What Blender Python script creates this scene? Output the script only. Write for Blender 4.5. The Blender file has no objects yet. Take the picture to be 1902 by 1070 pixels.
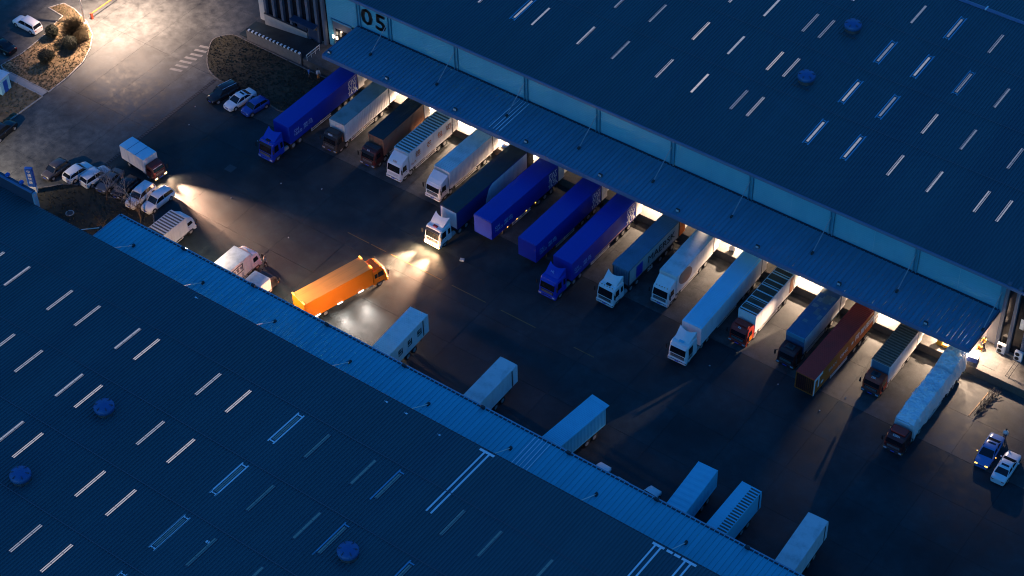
import bpy, bmesh, math, random
from mathutils import Matrix, Vector
rad = math.radians
R0 = random.Random(7)
S = bpy.context.scene
COL = S.collection

# ------------------------------------------------------------------ camera
cam_d = bpy.data.cameras.new("camera")
cam = bpy.data.objects.new("camera", cam_d)
COL.objects.link(cam)
YAW, PITCH, ROLL = rad(-37.0577), rad(44.787), rad(-1.6828)
_f = Vector((math.sin(YAW) * math.cos(PITCH), math.cos(YAW) * math.cos(PITCH), -math.sin(PITCH)))
_r = Vector((math.cos(YAW), -math.sin(YAW), 0))
_u = _r.cross(_f)
_r2 = _r * math.cos(ROLL) + _u * math.sin(ROLL)
_u2 = -_r * math.sin(ROLL) + _u * math.cos(ROLL)
M = Matrix((_r2, _u2, -_f)).transposed().to_4x4()
M.translation = Vector((100, -140, 172))
cam.matrix_world = M
cam_d.sensor_width = 36
cam_d.lens = 36 * 3689.55 / 1902
cam_d.clip_end = 2000
S.camera = cam

# ------------------------------------------------------------------ world: sky after sunset
W = bpy.data.worlds.new("World")
S.world = W
W.use_nodes = True
nt = W.node_tree
nt.nodes.clear()
sky = nt.nodes.new('ShaderNodeTexSky')
sky.sky_type = 'NISHITA'
sky.sun_disc = False
SUN_EL, SUN_ROT = rad(5), rad(180)
sky.sun_elevation = SUN_EL
sky.sun_rotation = SUN_ROT
sky.air_density = 1.5
sky.ozone_density = 4.0
tint = nt.nodes.new('ShaderNodeMix')
tint.data_type = 'RGBA'
tint.blend_type = 'MULTIPLY'
tint.inputs['Factor'].default_value = 1
tint.inputs['B'].default_value = (0.17, 0.54, 1.0, 1)
bg = nt.nodes.new('ShaderNodeBackground')
bg.inputs['Strength'].default_value = 0.15
out = nt.nodes.new('ShaderNodeOutputWorld')
nt.links.new(sky.outputs[0], tint.inputs['A'])
nt.links.new(tint.outputs['Result'], bg.inputs[0])
nt.links.new(bg.outputs[0], out.inputs[0])

sun_d = bpy.data.lights.new("sun", 'SUN')
sun_d.energy = 0.002
sun_d.angle = rad(30)
sun_d.color = (1, .8, .65)
sun = bpy.data.objects.new("sun", sun_d)
COL.objects.link(sun)
sun.rotation_euler = (rad(80), 0, rad(-70))

S.view_settings.view_transform = 'Standard'
S.view_settings.look = 'None'
S.view_settings.exposure = 1.7
EK = 1 / 2 ** 1.7  # lamp outputs are given for exposure 0
S.view_settings.gamma = 1
S.render.engine = 'CYCLES'
S.cycles.filter_width = 1.1
S.cycles.max_bounces = 5
S.cycles.diffuse_bounces = 3
S.cycles.sample_clamp_indirect = 2.0
S.cycles.caustics_reflective = False
S.cycles.caustics_refractive = False

WARM = (1.0, .71, .49)
WARM2 = (1.0, .62, .34)


# ------------------------------------------------------------------ materials
def mat(name, c, rough=.55, metal=0.0, var=.12, scale=1.2, dirt=None, dirt_amt=.5, bump=0.0, emit=None, emit_s=0, objvar=0.0, spec=.4, stretch=None):
    m = bpy.data.materials.new(name)
    m.use_nodes = True
    n = m.node_tree.nodes
    l = m.node_tree.links
    p = n['Principled BSDF']
    p.inputs['Roughness'].default_value = rough
    p.inputs['Metallic'].default_value = metal
    p.inputs['Specular IOR Level'].default_value = spec
    if emit:
        p.inputs['Emission Color'].default_value = (*emit, 1)
        p.inputs['Emission Strength'].default_value = emit_s * EK
    tc = n.new('ShaderNodeTexCoord')
    src = tc.outputs['Object']
    if stretch:
        mp = n.new('ShaderNodeMapping')
        mp.inputs['Scale'].default_value = stretch
        l.new(src, mp.inputs[0])
        src = mp.outputs[0]
    nz = n.new('ShaderNodeTexNoise')
    nz.inputs['Scale'].default_value = scale
    nz.inputs['Detail'].default_value = 6
    nz.inputs['Roughness'].default_value = .65
    l.new(src, nz.inputs['Vector'])
    mx = n.new('ShaderNodeMix')
    mx.data_type = 'RGBA'
    a = [max(0, v * (1 - var)) for v in c]
    b = [min(1, v * (1 + var)) for v in c]
    mx.inputs['A'].default_value = (*a, 1)
    mx.inputs['B'].default_value = (*b, 1)
    l.new(nz.outputs[0], mx.inputs['Factor'])
    res = mx.outputs['Result']
    if dirt:
        nz2 = n.new('ShaderNodeTexNoise')
        nz2.inputs['Scale'].default_value = scale * .55
        nz2.inputs['Detail'].default_value = 8
        nz2.inputs['Roughness'].default_value = .7
        l.new(src, nz2.inputs['Vector'])
        rp = n.new('ShaderNodeMapRange')
        rp.inputs['From Min'].default_value = .48
        rp.inputs['From Max'].default_value = .72
        rp.inputs['To Max'].default_value = dirt_amt
        l.new(nz2.outputs[0], rp.inputs['Value'])
        mx2 = n.new('ShaderNodeMix')
        mx2.data_type = 'RGBA'
        mx2.inputs['B'].default_value = (*dirt, 1)
        l.new(res, mx2.inputs['A'])
        l.new(rp.outputs[0], mx2.inputs['Factor'])
        res = mx2.outputs['Result']
    if objvar:
        oi = n.new('ShaderNodeObjectInfo')
        mr = n.new('ShaderNodeMapRange')
        mr.inputs['To Min'].default_value = 1 - objvar
        mr.inputs['To Max'].default_value = 1 + objvar
        l.new(oi.outputs['Random'], mr.inputs['Value'])
        vm = n.new('ShaderNodeVectorMath')
        vm.operation = 'SCALE'
        l.new(res, vm.inputs[0])
        l.new(mr.outputs[0], vm.inputs['Scale'])
        res = vm.outputs[0]
    l.new(res, p.inputs['Base Color'])
    if bump:
        bp = n.new('ShaderNodeBump')
        bp.inputs['Strength'].default_value = bump
        bp.inputs['Distance'].default_value = .05
        l.new(nz.outputs[0], bp.inputs['Height'])
        l.new(bp.outputs[0], p.inputs['Normal'])
    return m


def ground_mat(name, c, dark, rough=.75, wet=False):
    """asphalt or concrete in world coordinates: broad patches, oil stains, fine grain"""
    m = bpy.data.materials.new(name)
    m.use_nodes = True
    n = m.node_tree.nodes
    l = m.node_tree.links
    p = n['Principled BSDF']
    geo = n.new('ShaderNodeNewGeometry')

    def noise(s, d=6, r=.6):
        z = n.new('ShaderNodeTexNoise')
        z.inputs['Scale'].default_value = s
        z.inputs['Detail'].default_value = d
        z.inputs['Roughness'].default_value = r
        l.new(geo.outputs['Position'], z.inputs['Vector'])
        return z

    def rng(src, a, b, t0, t1):
        k = n.new('ShaderNodeMapRange')
        k.inputs['From Min'].default_value = a
        k.inputs['From Max'].default_value = b
        k.inputs['To Min'].default_value = t0
        k.inputs['To Max'].default_value = t1
        l.new(src, k.inputs['Value'])
        return k.outputs[0]
    big, mid, fine = noise(.13, 5), noise(.8, 7, .7), noise(9, 4, .8)
    mx = n.new('ShaderNodeMix')
    mx.data_type = 'RGBA'
    mx.inputs['A'].default_value = (*dark, 1)
    mx.inputs['B'].default_value = (*c, 1)
    l.new(rng(big.outputs[0], .36, .62, 0, 1), mx.inputs['Factor'])
    v1 = n.new('ShaderNodeVectorMath')
    v1.operation = 'SCALE'
    l.new(mx.outputs['Result'], v1.inputs[0])
    l.new(rng(mid.outputs[0], .3, .7, .45, 1.45), v1.inputs['Scale'])
    v2 = n.new('ShaderNodeVectorMath')
    v2.operation = 'SCALE'
    l.new(v1.outputs[0], v2.inputs[0])
    l.new(rng(fine.outputs[0], .3, .7, .75, 1.25), v2.inputs['Scale'])
    oi = n.new('ShaderNodeObjectInfo')
    v3 = n.new('ShaderNodeVectorMath')
    v3.operation = 'SCALE'
    l.new(v2.outputs[0], v3.inputs[0])
    l.new(rng(oi.outputs['Random'], 0, 1, .92, 1.08), v3.inputs['Scale'])
    l.new(v3.outputs[0], p.inputs['Base Color'])
    l.new(rng(mid.outputs[0], .35, .65, rough - .2, rough + .1), p.inputs['Roughness'])
    p.inputs['Specular IOR Level'].default_value = .3
    bp = n.new('ShaderNodeBump')
    bp.inputs['Strength'].default_value = .35
    bp.inputs['Distance'].default_value = .03
    l.new(fine.outputs[0], bp.inputs['Height'])
    l.new(bp.outputs[0], p.inputs['Normal'])
    return m


K = {}
K['asphalt'] = ground_mat('asphalt', (.023, .036, .040), (.010, .017, .0195))
K['apron'] = ground_mat('apron_concrete', (.080, .080, .078), (.044, .046, .046))
K['concrete'] = ground_mat('concrete_road', (.082, .088, .088), (.046, .050, .051))
K['base'] = mat('dark_joint', (.03, .03, .03), .9)
K['deck'] = ground_mat('deck_concrete', (.105, .10, .095), (.07, .066, .062))
K['kerb'] = mat('kerb', (.30, .29, .27), .8, var=.25, scale=2)
K['kerbdk'] = mat('dark_brown_kerb', (.15, .135, .12), .85, var=.4, scale=2)  # darker, browner tone than the plain kerb
K['soil'] = ground_mat('lamplit_dry_lawn', (.24, .165, .09), (.10, .072, .042), .95)  # lamp glow on the left lawn put into this lighter colour
K['soildk'] = ground_mat('unlit_lawn', (.048, .044, .028), (.018, .018, .012), .95)  # darker copy of the lawn colour for islands outside the lamp glow
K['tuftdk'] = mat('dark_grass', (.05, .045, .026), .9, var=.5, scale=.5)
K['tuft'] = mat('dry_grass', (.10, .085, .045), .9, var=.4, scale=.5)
K['roof'] = mat('roof_sheet', (.03, .095, .118), .5, .0, var=.28, scale=.15, dirt=(.018, .07, .105), dirt_amt=.7, stretch=(1, .15, 1))
K['roofseam'] = mat('roof_seam', (.08, .09, .12), .5)
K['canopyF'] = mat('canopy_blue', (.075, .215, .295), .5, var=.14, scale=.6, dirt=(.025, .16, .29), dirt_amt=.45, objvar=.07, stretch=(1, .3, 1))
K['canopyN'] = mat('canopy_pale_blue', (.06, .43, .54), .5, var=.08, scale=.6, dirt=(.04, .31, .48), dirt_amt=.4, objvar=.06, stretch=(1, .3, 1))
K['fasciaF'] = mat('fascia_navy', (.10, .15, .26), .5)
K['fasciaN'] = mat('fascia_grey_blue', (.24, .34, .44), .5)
K['fasciadk'] = mat('fascia_near_black', (.03, .04, .06), .6)  # near black navy for gutters and canopy beams
K['wall'] = mat('white_wall_sheet', (.085, .35, .47), .5, var=.08, scale=.7, dirt=(.035, .27, .40), dirt_amt=.4, objvar=.03, stretch=(1, 1, .4))
K['wallpost'] = mat('wall_post', (.05, .24, .35), .5)
K['dockwall'] = mat('dock_wall_paint', (.45, .43, .40), .7, var=.08)
K['dockface'] = mat('dock_face_stained', (.10, .085, .07), .85, var=.5, scale=2.5)
K['navy'] = mat('navy_cladding', (.035, .05, .09), .45, var=.15)
K['navygl'] = mat('navy_glass', (.01, .012, .016), .12)
K['pil'] = mat('pilaster_grey', (.09, .11, .15), .55)
K['black'] = mat('black_rubber', (.012, .012, .013), .7)
K['dkmetal'] = mat('dark_metal', (.035, .036, .04), .5, .0)
K['steel'] = mat('galvanised_steel', (.66, .62, .58), .45, .0, var=.2)
K['rod'] = mat('tie_rod_paint', (.30, .32, .36), .5)
K['alu'] = mat('aluminium_tape', (.68, .74, .80), .4, .0)
K['glass'] = mat('dark_glass', (.008, .010, .013), .08, spec=.5)
K['tyre'] = mat('tyre_rubber', (.015, .015, .016), .85)
K['rim'] = mat('wheel_rim', (.30, .29, .28), .5, var=.3, scale=6)
K['chassis'] = mat('chassis_black', (.018, .018, .02), .6, var=.4, scale=3)
K['plate'] = mat('blue_plate', (.02, .09, .55), .5)
K['platey'] = mat('yellow_plate', (.65, .38, .03), .5)
K['white'] = mat('white_paint', (.74, .72, .69), .4, var=.06, dirt=(.5, .49, .46), dirt_amt=.35)
K['whitebox'] = mat('white_box_sheet', (.77, .73, .69), .5, var=.07, scale=1.5, dirt=(.44, .42, .38), dirt_amt=.5, stretch=(1, 2, .4))
K['palebox'] = mat('pale_grey_box', (.72, .70, .70), .5, var=.08, scale=1.2, dirt=(.38, .40, .41), dirt_amt=.5, stretch=(1, 2, .5))
K['paleroof'] = mat('pale_grey_roof', (.62, .61, .60), .6, var=.10, scale=.9, dirt=(.26, .27, .26), dirt_amt=.7)
K['greyroof'] = mat('stained_grey_roof', (.25, .255, .24), .6, var=.18, scale=1.0, dirt=(.13, .14, .13), dirt_amt=.8)
K['blueroof'] = mat('pale_blue_roof', (.30, .62, .74), .5, var=.06, scale=.8, dirt=(.22, .50, .62), dirt_amt=.4)
K['skybox'] = mat('light_blue_box', (.14, .54, .68), .5, var=.07, scale=1, dirt=(.09, .38, .52), dirt_amt=.4)
K['stripe'] = mat('roof_bow_metal', (.55, .55, .54), .5, var=.2, scale=2)
K['grime'] = mat('roof_grime', (.12, .105, .09), .8, var=.5, scale=1.2)
K['rustrib'] = mat('rusty_rib', (.30, .15, .10), .7, var=.5, scale=1.5)
K['rust'] = mat('roof_rusty', (.13, .062, .034), .8, var=.6, scale=.8, dirt=(.03, .028, .026), dirt_amt=.9)
K['royal'] = mat('royal_blue_paint', (.003, .030, .33), .45, var=.06, scale=.5, dirt=(.004, .03, .34), dirt_amt=.5)
K['royalcab'] = mat('royal_blue_cab', (.004, .038, .38), .35, var=.05)
K['brown'] = mat('brown_container', (.33, .155, .09), .55, var=.1, dirt=(.2, .09, .05), dirt_amt=.5, scale=1)
K['orange'] = mat('orange_container', (.52, .12, .015), .5, var=.1, dirt=(.3, .07, .02), dirt_amt=.4, scale=.8)
K['redroof'] = mat('maroon_roof', (.60, .03, .014), .6, var=.12, scale=1, dirt=(.36, .022, .012), dirt_amt=.6)
K['dkroof'] = mat('dark_grey_roof', (.028, .036, .042), .6, var=.3, dirt=(.05, .035, .025), dirt_amt=.7)
K['navyside'] = mat('navy_curtain', (.02, .03, .16), .6, var=.1)
K['greycont'] = mat('grey_container', (.42, .41, .39), .55, var=.1, dirt=(.28, .27, .25), dirt_amt=.5)
K['tealroof'] = mat('blue_grey_container_roof', (.085, .16, .23), .55, var=.15, scale=1, dirt=(.05, .09, .13), dirt_amt=.5)
K['tarp'] = mat('patched_blue_tarp', (.05, .11, .20), .5, var=.35, scale=1.3, dirt=(.13, .15, .17), dirt_amt=.5)
K['tarppatch'] = mat('grey_tarp_patch', (.17, .19, .20), .6, var=.2, objvar=.25)
K['silver'] = mat('silver_tarp', (.74, .74, .73), .30, .15, var=.12, scale=3, bump=.5)
K['redcab'] = mat('dark_red_cab', (.42, .03, .015), .4, var=.1)
K['redcab2'] = mat('bright_red_cab', (.45, .05, .02), .4, var=.1)
K['maroon'] = mat('maroon_cab', (.085, .016, .014), .4, var=.15)
K['dkcab'] = mat('dark_brown_cab', (.045, .035, .03), .45, var=.2)
K['blackcab'] = mat('black_cab', (.018, .02, .026), .3)
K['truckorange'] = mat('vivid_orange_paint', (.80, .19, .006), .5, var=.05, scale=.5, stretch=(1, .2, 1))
K['truckorroof'] = mat('faded_orange_roof', (.68, .27, .06), .6, var=.10, scale=.8, stretch=(3, .2, 1), dirt=(.30, .13, .04), dirt_amt=.8)
K['txtor'] = mat('orange_lettering', (.55, .16, .02), .6)
K['txtwh'] = mat('white_lettering', (.78, .78, .76), .6)
K['txtbk'] = mat('black_lettering', (.02, .02, .022), .6)
K['txtpb'] = mat('pale_blue_lettering', (.25, .38, .62), .6)
K['disc'] = mat('brown_disc_print', (.36, .20, .13), .6, var=.35, scale=.5)
K['amber'] = mat('amber_lamp', (.8, .35, .03), .4, emit=(1, .48, .06), emit_s=5)
K['amberoff'] = mat('amber_lens', (.55, .2, .02), .3)
K['headon'] = mat('lit_headlamp', (1, .8, .5), .4, emit=(1, .60, .24), emit_s=9)
K['lampw'] = mat('lit_white_lamp', (1, 1, 1), .4, emit=(1, .86, .74), emit_s=6)
K['headoff'] = mat('headlamp_lens', (.45, .47, .5), .15)
K['taillamp'] = mat('tail_lamp_lens', (.35, .02, .015), .25)
K['glow'] = mat('lit_dock_lamp', (1, 1, 1), .4, emit=(1, .8, .6), emit_s=8)
K['sky1'] = mat('skylight_bright', (.5, .45, .4), .5, var=.05, emit=(1.0, .80, .64), emit_s=.40)
K['sky2'] = mat('skylight_lit', (.45, .42, .38), .5, var=.05, emit=(1.0, .86, .74), emit_s=.24)
K['sky3'] = mat('skylight_dim', (.36, .36, .34), .5, var=.05, emit=(1.0, .87, .72), emit_s=.12)
K['sky4'] = mat('skylight_unlit', (.26, .27, .22), .5, var=.1)
K['vent'] = mat('roof_vent_blue', (.018, .095, .27), .5, var=.25)
K['ventbase'] = mat('roof_vent_base', (.05, .06, .08), .6)
K['sign'] = mat('sign_blue', (.02, .10, .42), .4)
K['skin'] = mat('skin', (.42, .25, .17), .6)
K['hair'] = mat('dark_hair', (.012, .01, .009), .6)
K['bark'] = mat('bark', (.09, .065, .045), .9, var=.3, scale=8)
K['twig'] = mat('dry_twig', (.13, .085, .055), .9, var=.3, scale=4)
K['twigpale'] = mat('pale_bare_twig', (.22, .21, .2), .8, var=.3, scale=4)
K['leaf'] = mat('clipped_leaf', (.018, .022, .012), .7, var=.4, scale=1.5)
K['leafgold'] = mat('dry_golden_leaf', (.05, .037, .017), .7, var=.7, scale=1.5)
K['leafdk'] = mat('shrub_leaf', (.055, .055, .03), .7, var=.4, scale=2)
K['yellowln'] = mat('worn_yellow_line', (.15, .10, .03), .8, var=.7, scale=2)
K['whiteln'] = mat('worn_white_line', (.17, .17, .165), .8, var=.6, scale=2)
K['crate'] = mat('yellow_crate', (.62, .33, .03), .5)
K['bluesack'] = mat('blue_sack', (.10, .24, .62), .6, var=.2)
K['paper'] = mat('paper', (.34, .36, .36), .7)
K['pallet'] = mat('blue_pallet', (.02, .05, .22), .6)
K['lid'] = mat('white_lid', (.78, .77, .75), .5)
K['wood'] = mat('worn_wood', (.30, .2, .12), .8, var=.3)


# ------------------------------------------------------------------ mesh builder
class MB:
    def __init__(s):
        s.v = []
        s.f = []
        s.m = []
        s.sm = []

    def face(s, pts, m=0, smooth=False):
        b = len(s.v)
        s.v += [tuple(p) for p in pts]
        s.f.append(tuple(range(b, b + len(pts))))
        s.m.append(m)
        s.sm.append(smooth)

    def box(s, x0, x1, y0, y1, z0, z1, m=0):
        b = len(s.v)
        s.v += [(x0, y0, z0), (x1, y0, z0), (x1, y1, z0), (x0, y1, z0), (x0, y0, z1), (x1, y0, z1), (x1, y1, z1), (x0, y1, z1)]
        for q in ((0, 3, 2, 1), (4, 5, 6, 7), (0, 1, 5, 4), (1, 2, 6, 5), (2, 3, 7, 6), (3, 0, 4, 7)):
            s.f.append(tuple(b + i for i in q))
            s.m.append(m)
            s.sm.append(False)
        return s

    def cbox(s, x0, x1, y0, y1, z0, z1, c=.03, m=0):
        """box with chamfered edges"""
        cx, cy, cz = (x0 + x1) / 2, (y0 + y1) / 2, (z0 + z1) / 2
        hx, hy, hz = (x1 - x0) / 2, (y1 - y0) / 2, (z1 - z0) / 2
        c = min(c, hx * .45, hy * .45, hz * .45)
        rings = []
        for z, d in ((-hz, c), (-hz + c, 0), (hz - c, 0), (hz, c)):
            a, e = hx - d, hy - d
            k = c
            rings.append([(cx + px, cy + py, cz + z) for px, py in ((-a + k, -e), (a - k, -e), (a, -e + k), (a, e - k), (a - k, e), (-a + k, e), (-a, e - k), (-a, -e + k))])
        s.loft(rings, m, closed=True, caps=True)
        return s

    def loft(s, rings, m=0, closed=True, caps=True, smooth=False):
        b = len(s.v)
        n = len(rings[0])
        for r in rings:
            s.v += [tuple(p) for p in r]
        for i in range(len(rings) - 1):
            for j in range(n if closed else n - 1):
                k = (j + 1) % n
                s.f.append((b + i * n + j, b + i * n + k, b + (i + 1) * n + k, b + (i + 1) * n + j))
                s.m.append(m)
                s.sm.append(smooth)
        if caps:
            s.f.append(tuple(b + j for j in reversed(range(n))))
            s.m.append(m)
            s.sm.append(False)
            e = b + (len(rings) - 1) * n
            s.f.append(tuple(e + j for j in range(n)))
            s.m.append(m)
            s.sm.append(False)
        return s

    def tube(s, a, b, r0, r1=None, n=6, m=0):
        a, b = Vector(a), Vector(b)
        r1 = r0 if r1 is None else r1
        d = (b - a)
        if d.length < 1e-6:
            return s
        d.normalize()
        u = d.orthogonal().normalized()
        w = d.cross(u)
        rr = []
        for p, r in ((a, r0), (b, r1)):
            rr.append([p + (u * math.cos(2 * math.pi * i / n) + w * math.sin(2 * math.pi * i / n)) * r for i in range(n)])
        s.loft(rr, m, True, True, n > 6)
        return s

    def lathe(s, prof, axis='z', c=(0, 0, 0), n=16, m=0, smooth=True):
        rr = []
        for r, h in prof:
            ring = []
            for i in range(n):
                a = 2 * math.pi * i / n
                p = (r * math.cos(a), r * math.sin(a), h)
                if axis == 'x':
                    p = (p[2], p[0], p[1])
                if axis == 'y':
                    p = (p[1], p[2], p[0])
                ring.append((c[0] + p[0], c[1] + p[1], c[2] + p[2]))
            rr.append(ring)
        s.loft(rr, m, True, True, smooth)
        return s

    def prism_x(s, poly, x0, x1, m=0, inset=0.0):
        """side outline (y, z) pushed along x; inset shrinks the two end faces (chamfer)"""
        if not inset:
            s.loft([[(x, y, z) for y, z in poly] for x in (x0, x1)], m)
            return s
        cy = sum(p[0] for p in poly) / len(poly)
        cz = sum(p[1] for p in poly) / len(poly)
        small = [(y + (inset if y < cy else -inset), z + (inset if z < cz else -inset)) for y, z in poly]
        s.loft([[(x0, y, z) for y, z in small], [(x0 + inset, y, z) for y, z in poly], [(x1 - inset, y, z) for y, z in poly], [(x1, y, z) for y, z in small]], m)
        return s

    def mesh(s, name, mats):
        me = bpy.data.meshes.new(name)
        me.from_pydata(s.v, [], s.f)
        for mm in (mats if isinstance(mats, (list, tuple)) else [mats]):
            me.materials.append(mm)
        me.polygons.foreach_set('material_index', s.m)
        me.polygons.foreach_set('use_smooth', s.sm)
        bm = bmesh.new()
        bm.from_mesh(me)
        bmesh.ops.recalc_face_normals(bm, faces=bm.faces)
        bm.to_mesh(me)
        bm.free()
        return me

    def build(s, name, mats, parent=None, loc=(0, 0, 0), rotz=0.0):
        return place(s.mesh(name, mats), name, parent, loc, rotz)


def place(me, name, parent=None, loc=(0, 0, 0), rotz=0.0):
    o = bpy.data.objects.new(name, me)
    COL.objects.link(o)
    o.location = loc
    o.rotation_euler = (0, 0, rotz)
    o.parent = parent
    return o


def tag(o, label, cat, group=None):
    o['label'] = label
    o['category'] = cat
    if group:
        o['group'] = group
    return o


def thing(name, label, cat, loc=(0, 0, 0), rotz=0.0, group=None):
    o = bpy.data.objects.new(name, None)
    COL.objects.link(o)
    o.location = loc
    o.rotation_euler = (0, 0, rotz)
    return tag(o, label, cat, group)


def structure(o):
    o['kind'] = 'structure'
    return o


def stuff(o):
    o['kind'] = 'stuff'
    return o


def light(kind, name, loc, energy, color, parent=None, target=None, size=.1, angle=120, blend=.5):
    d = bpy.data.lights.new(name, kind)
    d.energy = energy * EK
    d.color = color
    d.shadow_soft_size = size
    if kind == 'SPOT':
        d.spot_size = rad(angle)
        d.spot_blend = blend
    o = bpy.data.objects.new(name, d)
    COL.objects.link(o)
    o.location = loc
    if target is not None:
        o.rotation_euler = (Vector(target) - Vector(loc)).to_track_quat('-Z', 'Y').to_euler()
    o.parent = parent
    return o


# lettering: outlines made by the font, turned into thin meshes (made first, then reused)
TXT = {}


def need_text(strings):
    objs = []
    for t in strings:
        c = bpy.data.curves.new('lettering', 'FONT')
        c.body = t
        c.align_x = 'CENTER'
        c.align_y = 'CENTER'
        c.extrude = .012
        c.resolution_u = 2
        o = bpy.data.objects.new('lettering', c)
        COL.objects.link(o)
        objs.append((t, o))
    bpy.context.view_layer.update()
    dg = bpy.context.evaluated_depsgraph_get()
    for t, o in objs:
        me = bpy.data.meshes.new_from_object(o.evaluated_get(dg))
        me.name = 'lettering'
        TXT[t] = me
        c = o.data
        bpy.data.objects.remove(o)
        bpy.data.curves.remove(c)


def put_text(t, origin, xdir, updir, size, m, parent, name='lettering', sx=1.0):
    me = TXT[t]
    me = me.copy()
    me.materials.clear()
    me.materials.append(m)
    o = bpy.data.objects.new(name, me)
    COL.objects.link(o)
    x = Vector(xdir).normalized()
    u = Vector(updir).normalized()
    n = x.cross(u)
    mt = Matrix((x * size * sx, u * size, n * 1.0)).transposed().to_4x4()
    mt.translation = Vector(origin)
    o.parent = parent
    o.matrix_local = mt
    return o


need_text(['0', '5', 'MAERSK', '德', '农', '包', '切', 'RS 13', 'CAI', 'NIAO', '菜鸟', 'ITAT', 'ATAI', 'ITAJ', 'TATA', 'EESA', 'RA', 'E5R', 'EZRH', 'RAS',
           '国', '图', '厨', '网', 'CIMC', 'TRAN', '物流', '邮', '中', '通', '快', '递', 'HL', '宝', '8', '申通'])

# ------------------------------------------------------------------ setting: ground, yard, roads
b = MB()
b.face([(-400, -400, -.14), (500, -400, -.14), (500, 500, -.14), (-400, 500, -.14)])
structure(b.build('ground', K['base']))


def slabs(name, x0, x1, y0, y1, sx, sy, m, gap=.02, z=0.0):
    nx, ny = round((x1 - x0) / sx), round((y1 - y0) / sy)
    sx, sy = (x1 - x0) / nx, (y1 - y0) / ny
    root = structure(MB().box(x0, x1, y0, y1, -.13, -.06).build(name, K['base']))
    me = MB().box(gap / 2, sx - gap / 2, gap / 2, sy - gap / 2, -.055, 0).mesh('slab', m)
    for i in range(nx):
        for j in range(ny):
            place(me, 'slab', root, (x0 + i * sx, y0 + j * sy, z + R0.uniform(-.004, .004)))
    return root


yard = slabs('yard', -62.0, 66, -32.0, 4.9, 7.1, 6.2, K['asphalt'])
slabs('dock_apron', -62.0, 66, 4.92, 17.28, 7.1, 6.2, K['apron'])
road = slabs('road', -112.0, -62.02, -45.0, 62.0, 4.6, 13.4, K['concrete'], .022)
# drain channel between yard and road
dr = MB()
dr.box(-62.32, -61.78, -16, 8.0, .004, .012, 0)
for i in range(60):
    y = -15.8 + i * .395
    dr.box(-62.26, -61.84, y, y + .22, .013, .022, 1)
structure(dr.build('drain_channel', [K['black'], K['dkmetal']]))


def flat(name, poly, z, m, th=.004):
    b = MB()
    b.loft([[(x, y, z) for x, y in poly], [(x, y, z + th) for x, y in poly]])
    return b.build(name, m)


# worn yellow guide line across the yard and crosswalk bars
for i, (x0, x1) in enumerate([(-27.4, -23.9), (-23.6, -21.2), (-20.4, -12.4), (-10.8, -5.6), (-3.3, 1.9), (7.5, 10.4)]):
    structure(flat('yellow_line', [(x0, -5.52 - .005 * (x0 + 27)), (x1, -5.52 - .005 * (x1 + 27)), (x1, -5.40 - .005 * (x1 + 27)), (x0, -5.40 - .005 * (x0 + 27))], .008, K['yellowln']))
for i in range(7):
    y = 6.1 + i * 1.02
    x = -68.9 + .10 * math.sin(i * 2)
    structure(flat('crosswalk_bar', [(x, y), (x + 1.75, y + .5), (x + 1.7, y + .95), (x - .05, y + .45)], .012, K['whiteln']))
structure(MB().box(-91.1, -90.95, -3.2, -2.2, .006, .012).build('white_line', K['whiteln']))

# manhole and drain covers
MB().box(-48.55, -47.35, -5.3, -4.1, -.02, .012).build('drain_cover', K['dkmetal'], yard)
mh = MB().lathe([(.58, 0), (.58, .03), (.46, .05)], c=(-59.14, -23.08, .1)).build('manhole', K['kerb'])
structure(mh)
MB().lathe([(.42, 0), (.42, .02)], c=(-59.14, -23.08, .145)).build('cover', K['dkmetal'], mh)


def island(name, poly, z=.10, kerb=.16, closed=True, tufts=0, seed=1, soil='soil', tuft='tuft', kerb_m='kerb'):
    g = structure(flat(name, poly, 0.0, K[soil], z))
    # kerb stones, each a piece
    n = len(poly)
    for i in range(n if closed else n - 1):
        a, c = Vector(poly[i]), Vector(poly[(i + 1) % n])
        L = (c - a).length
        k = max(1, round(L / 1.1))
        ang = math.atan2(c.y - a.y, c.x - a.x)
        me = MB().cbox(0.01, L / k - .02, -kerb / 2, kerb / 2, -.06, z + .05, .02).mesh('kerb_stone', K[kerb_m])
        for j in range(k):
            p = a + (c - a) * (j / k)
            place(me, 'kerb_stone', g, (p.x, p.y, 0), ang)
    # dry tufts of grass
    if tufts:
        rr = random.Random(seed)
        xs = [p[0] for p in poly]
        ys = [p[1] for p in poly]
        t = MB()
        made = 0
        while made < tufts:
            x, y = rr.uniform(min(xs), max(xs)), rr.uniform(min(ys), max(ys))
            ins = False
            for i in range(n):
                (x1, y1), (x2, y2) = poly[i], poly[(i + 1) % n]
                if (y1 > y) != (y2 > y) and x < (x2 - x1) * (y - y1) / (y2 - y1) + x1:
                    ins = not ins
            if not ins:
                continue
            made += 1
            for q in range(3):
                a = rr.uniform(0, 6.28)
                h = rr.uniform(.05, .20)
                w = rr.uniform(.04, .14)
                dx, dy = math.cos(a) * w, math.sin(a) * w
                ox, oy = rr.uniform(-.1, .1), rr.uniform(-.1, .1)
                t.face([(x + ox - dx, y + oy - dy, z - .01), (x + ox + dx, y + oy + dy, z - .01), (x + ox + dy * 1.2, y + oy - dx * 1.2, z + h)])
        stuff(t.build('dry_grass', K[tuft], g))
    return g


def curve_pts(P, k=3):
    out = []
    n = len(P)
    for i in range(n):
        p0, p1, p2, p3 = [Vector(P[(i + d) % n]) for d in (-1, 0, 1, 2)]
        for j in range(k):
            t = j / k
            q = .5 * ((2 * p1) + (p2 - p0) * t + (2 * p0 - 5 * p1 + 4 * p2 - p3) * t * t + (3 * p1 - p0 - 3 * p2 + p3) * t ** 3)
            out.append((q.x, q.y))
    return out


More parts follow.
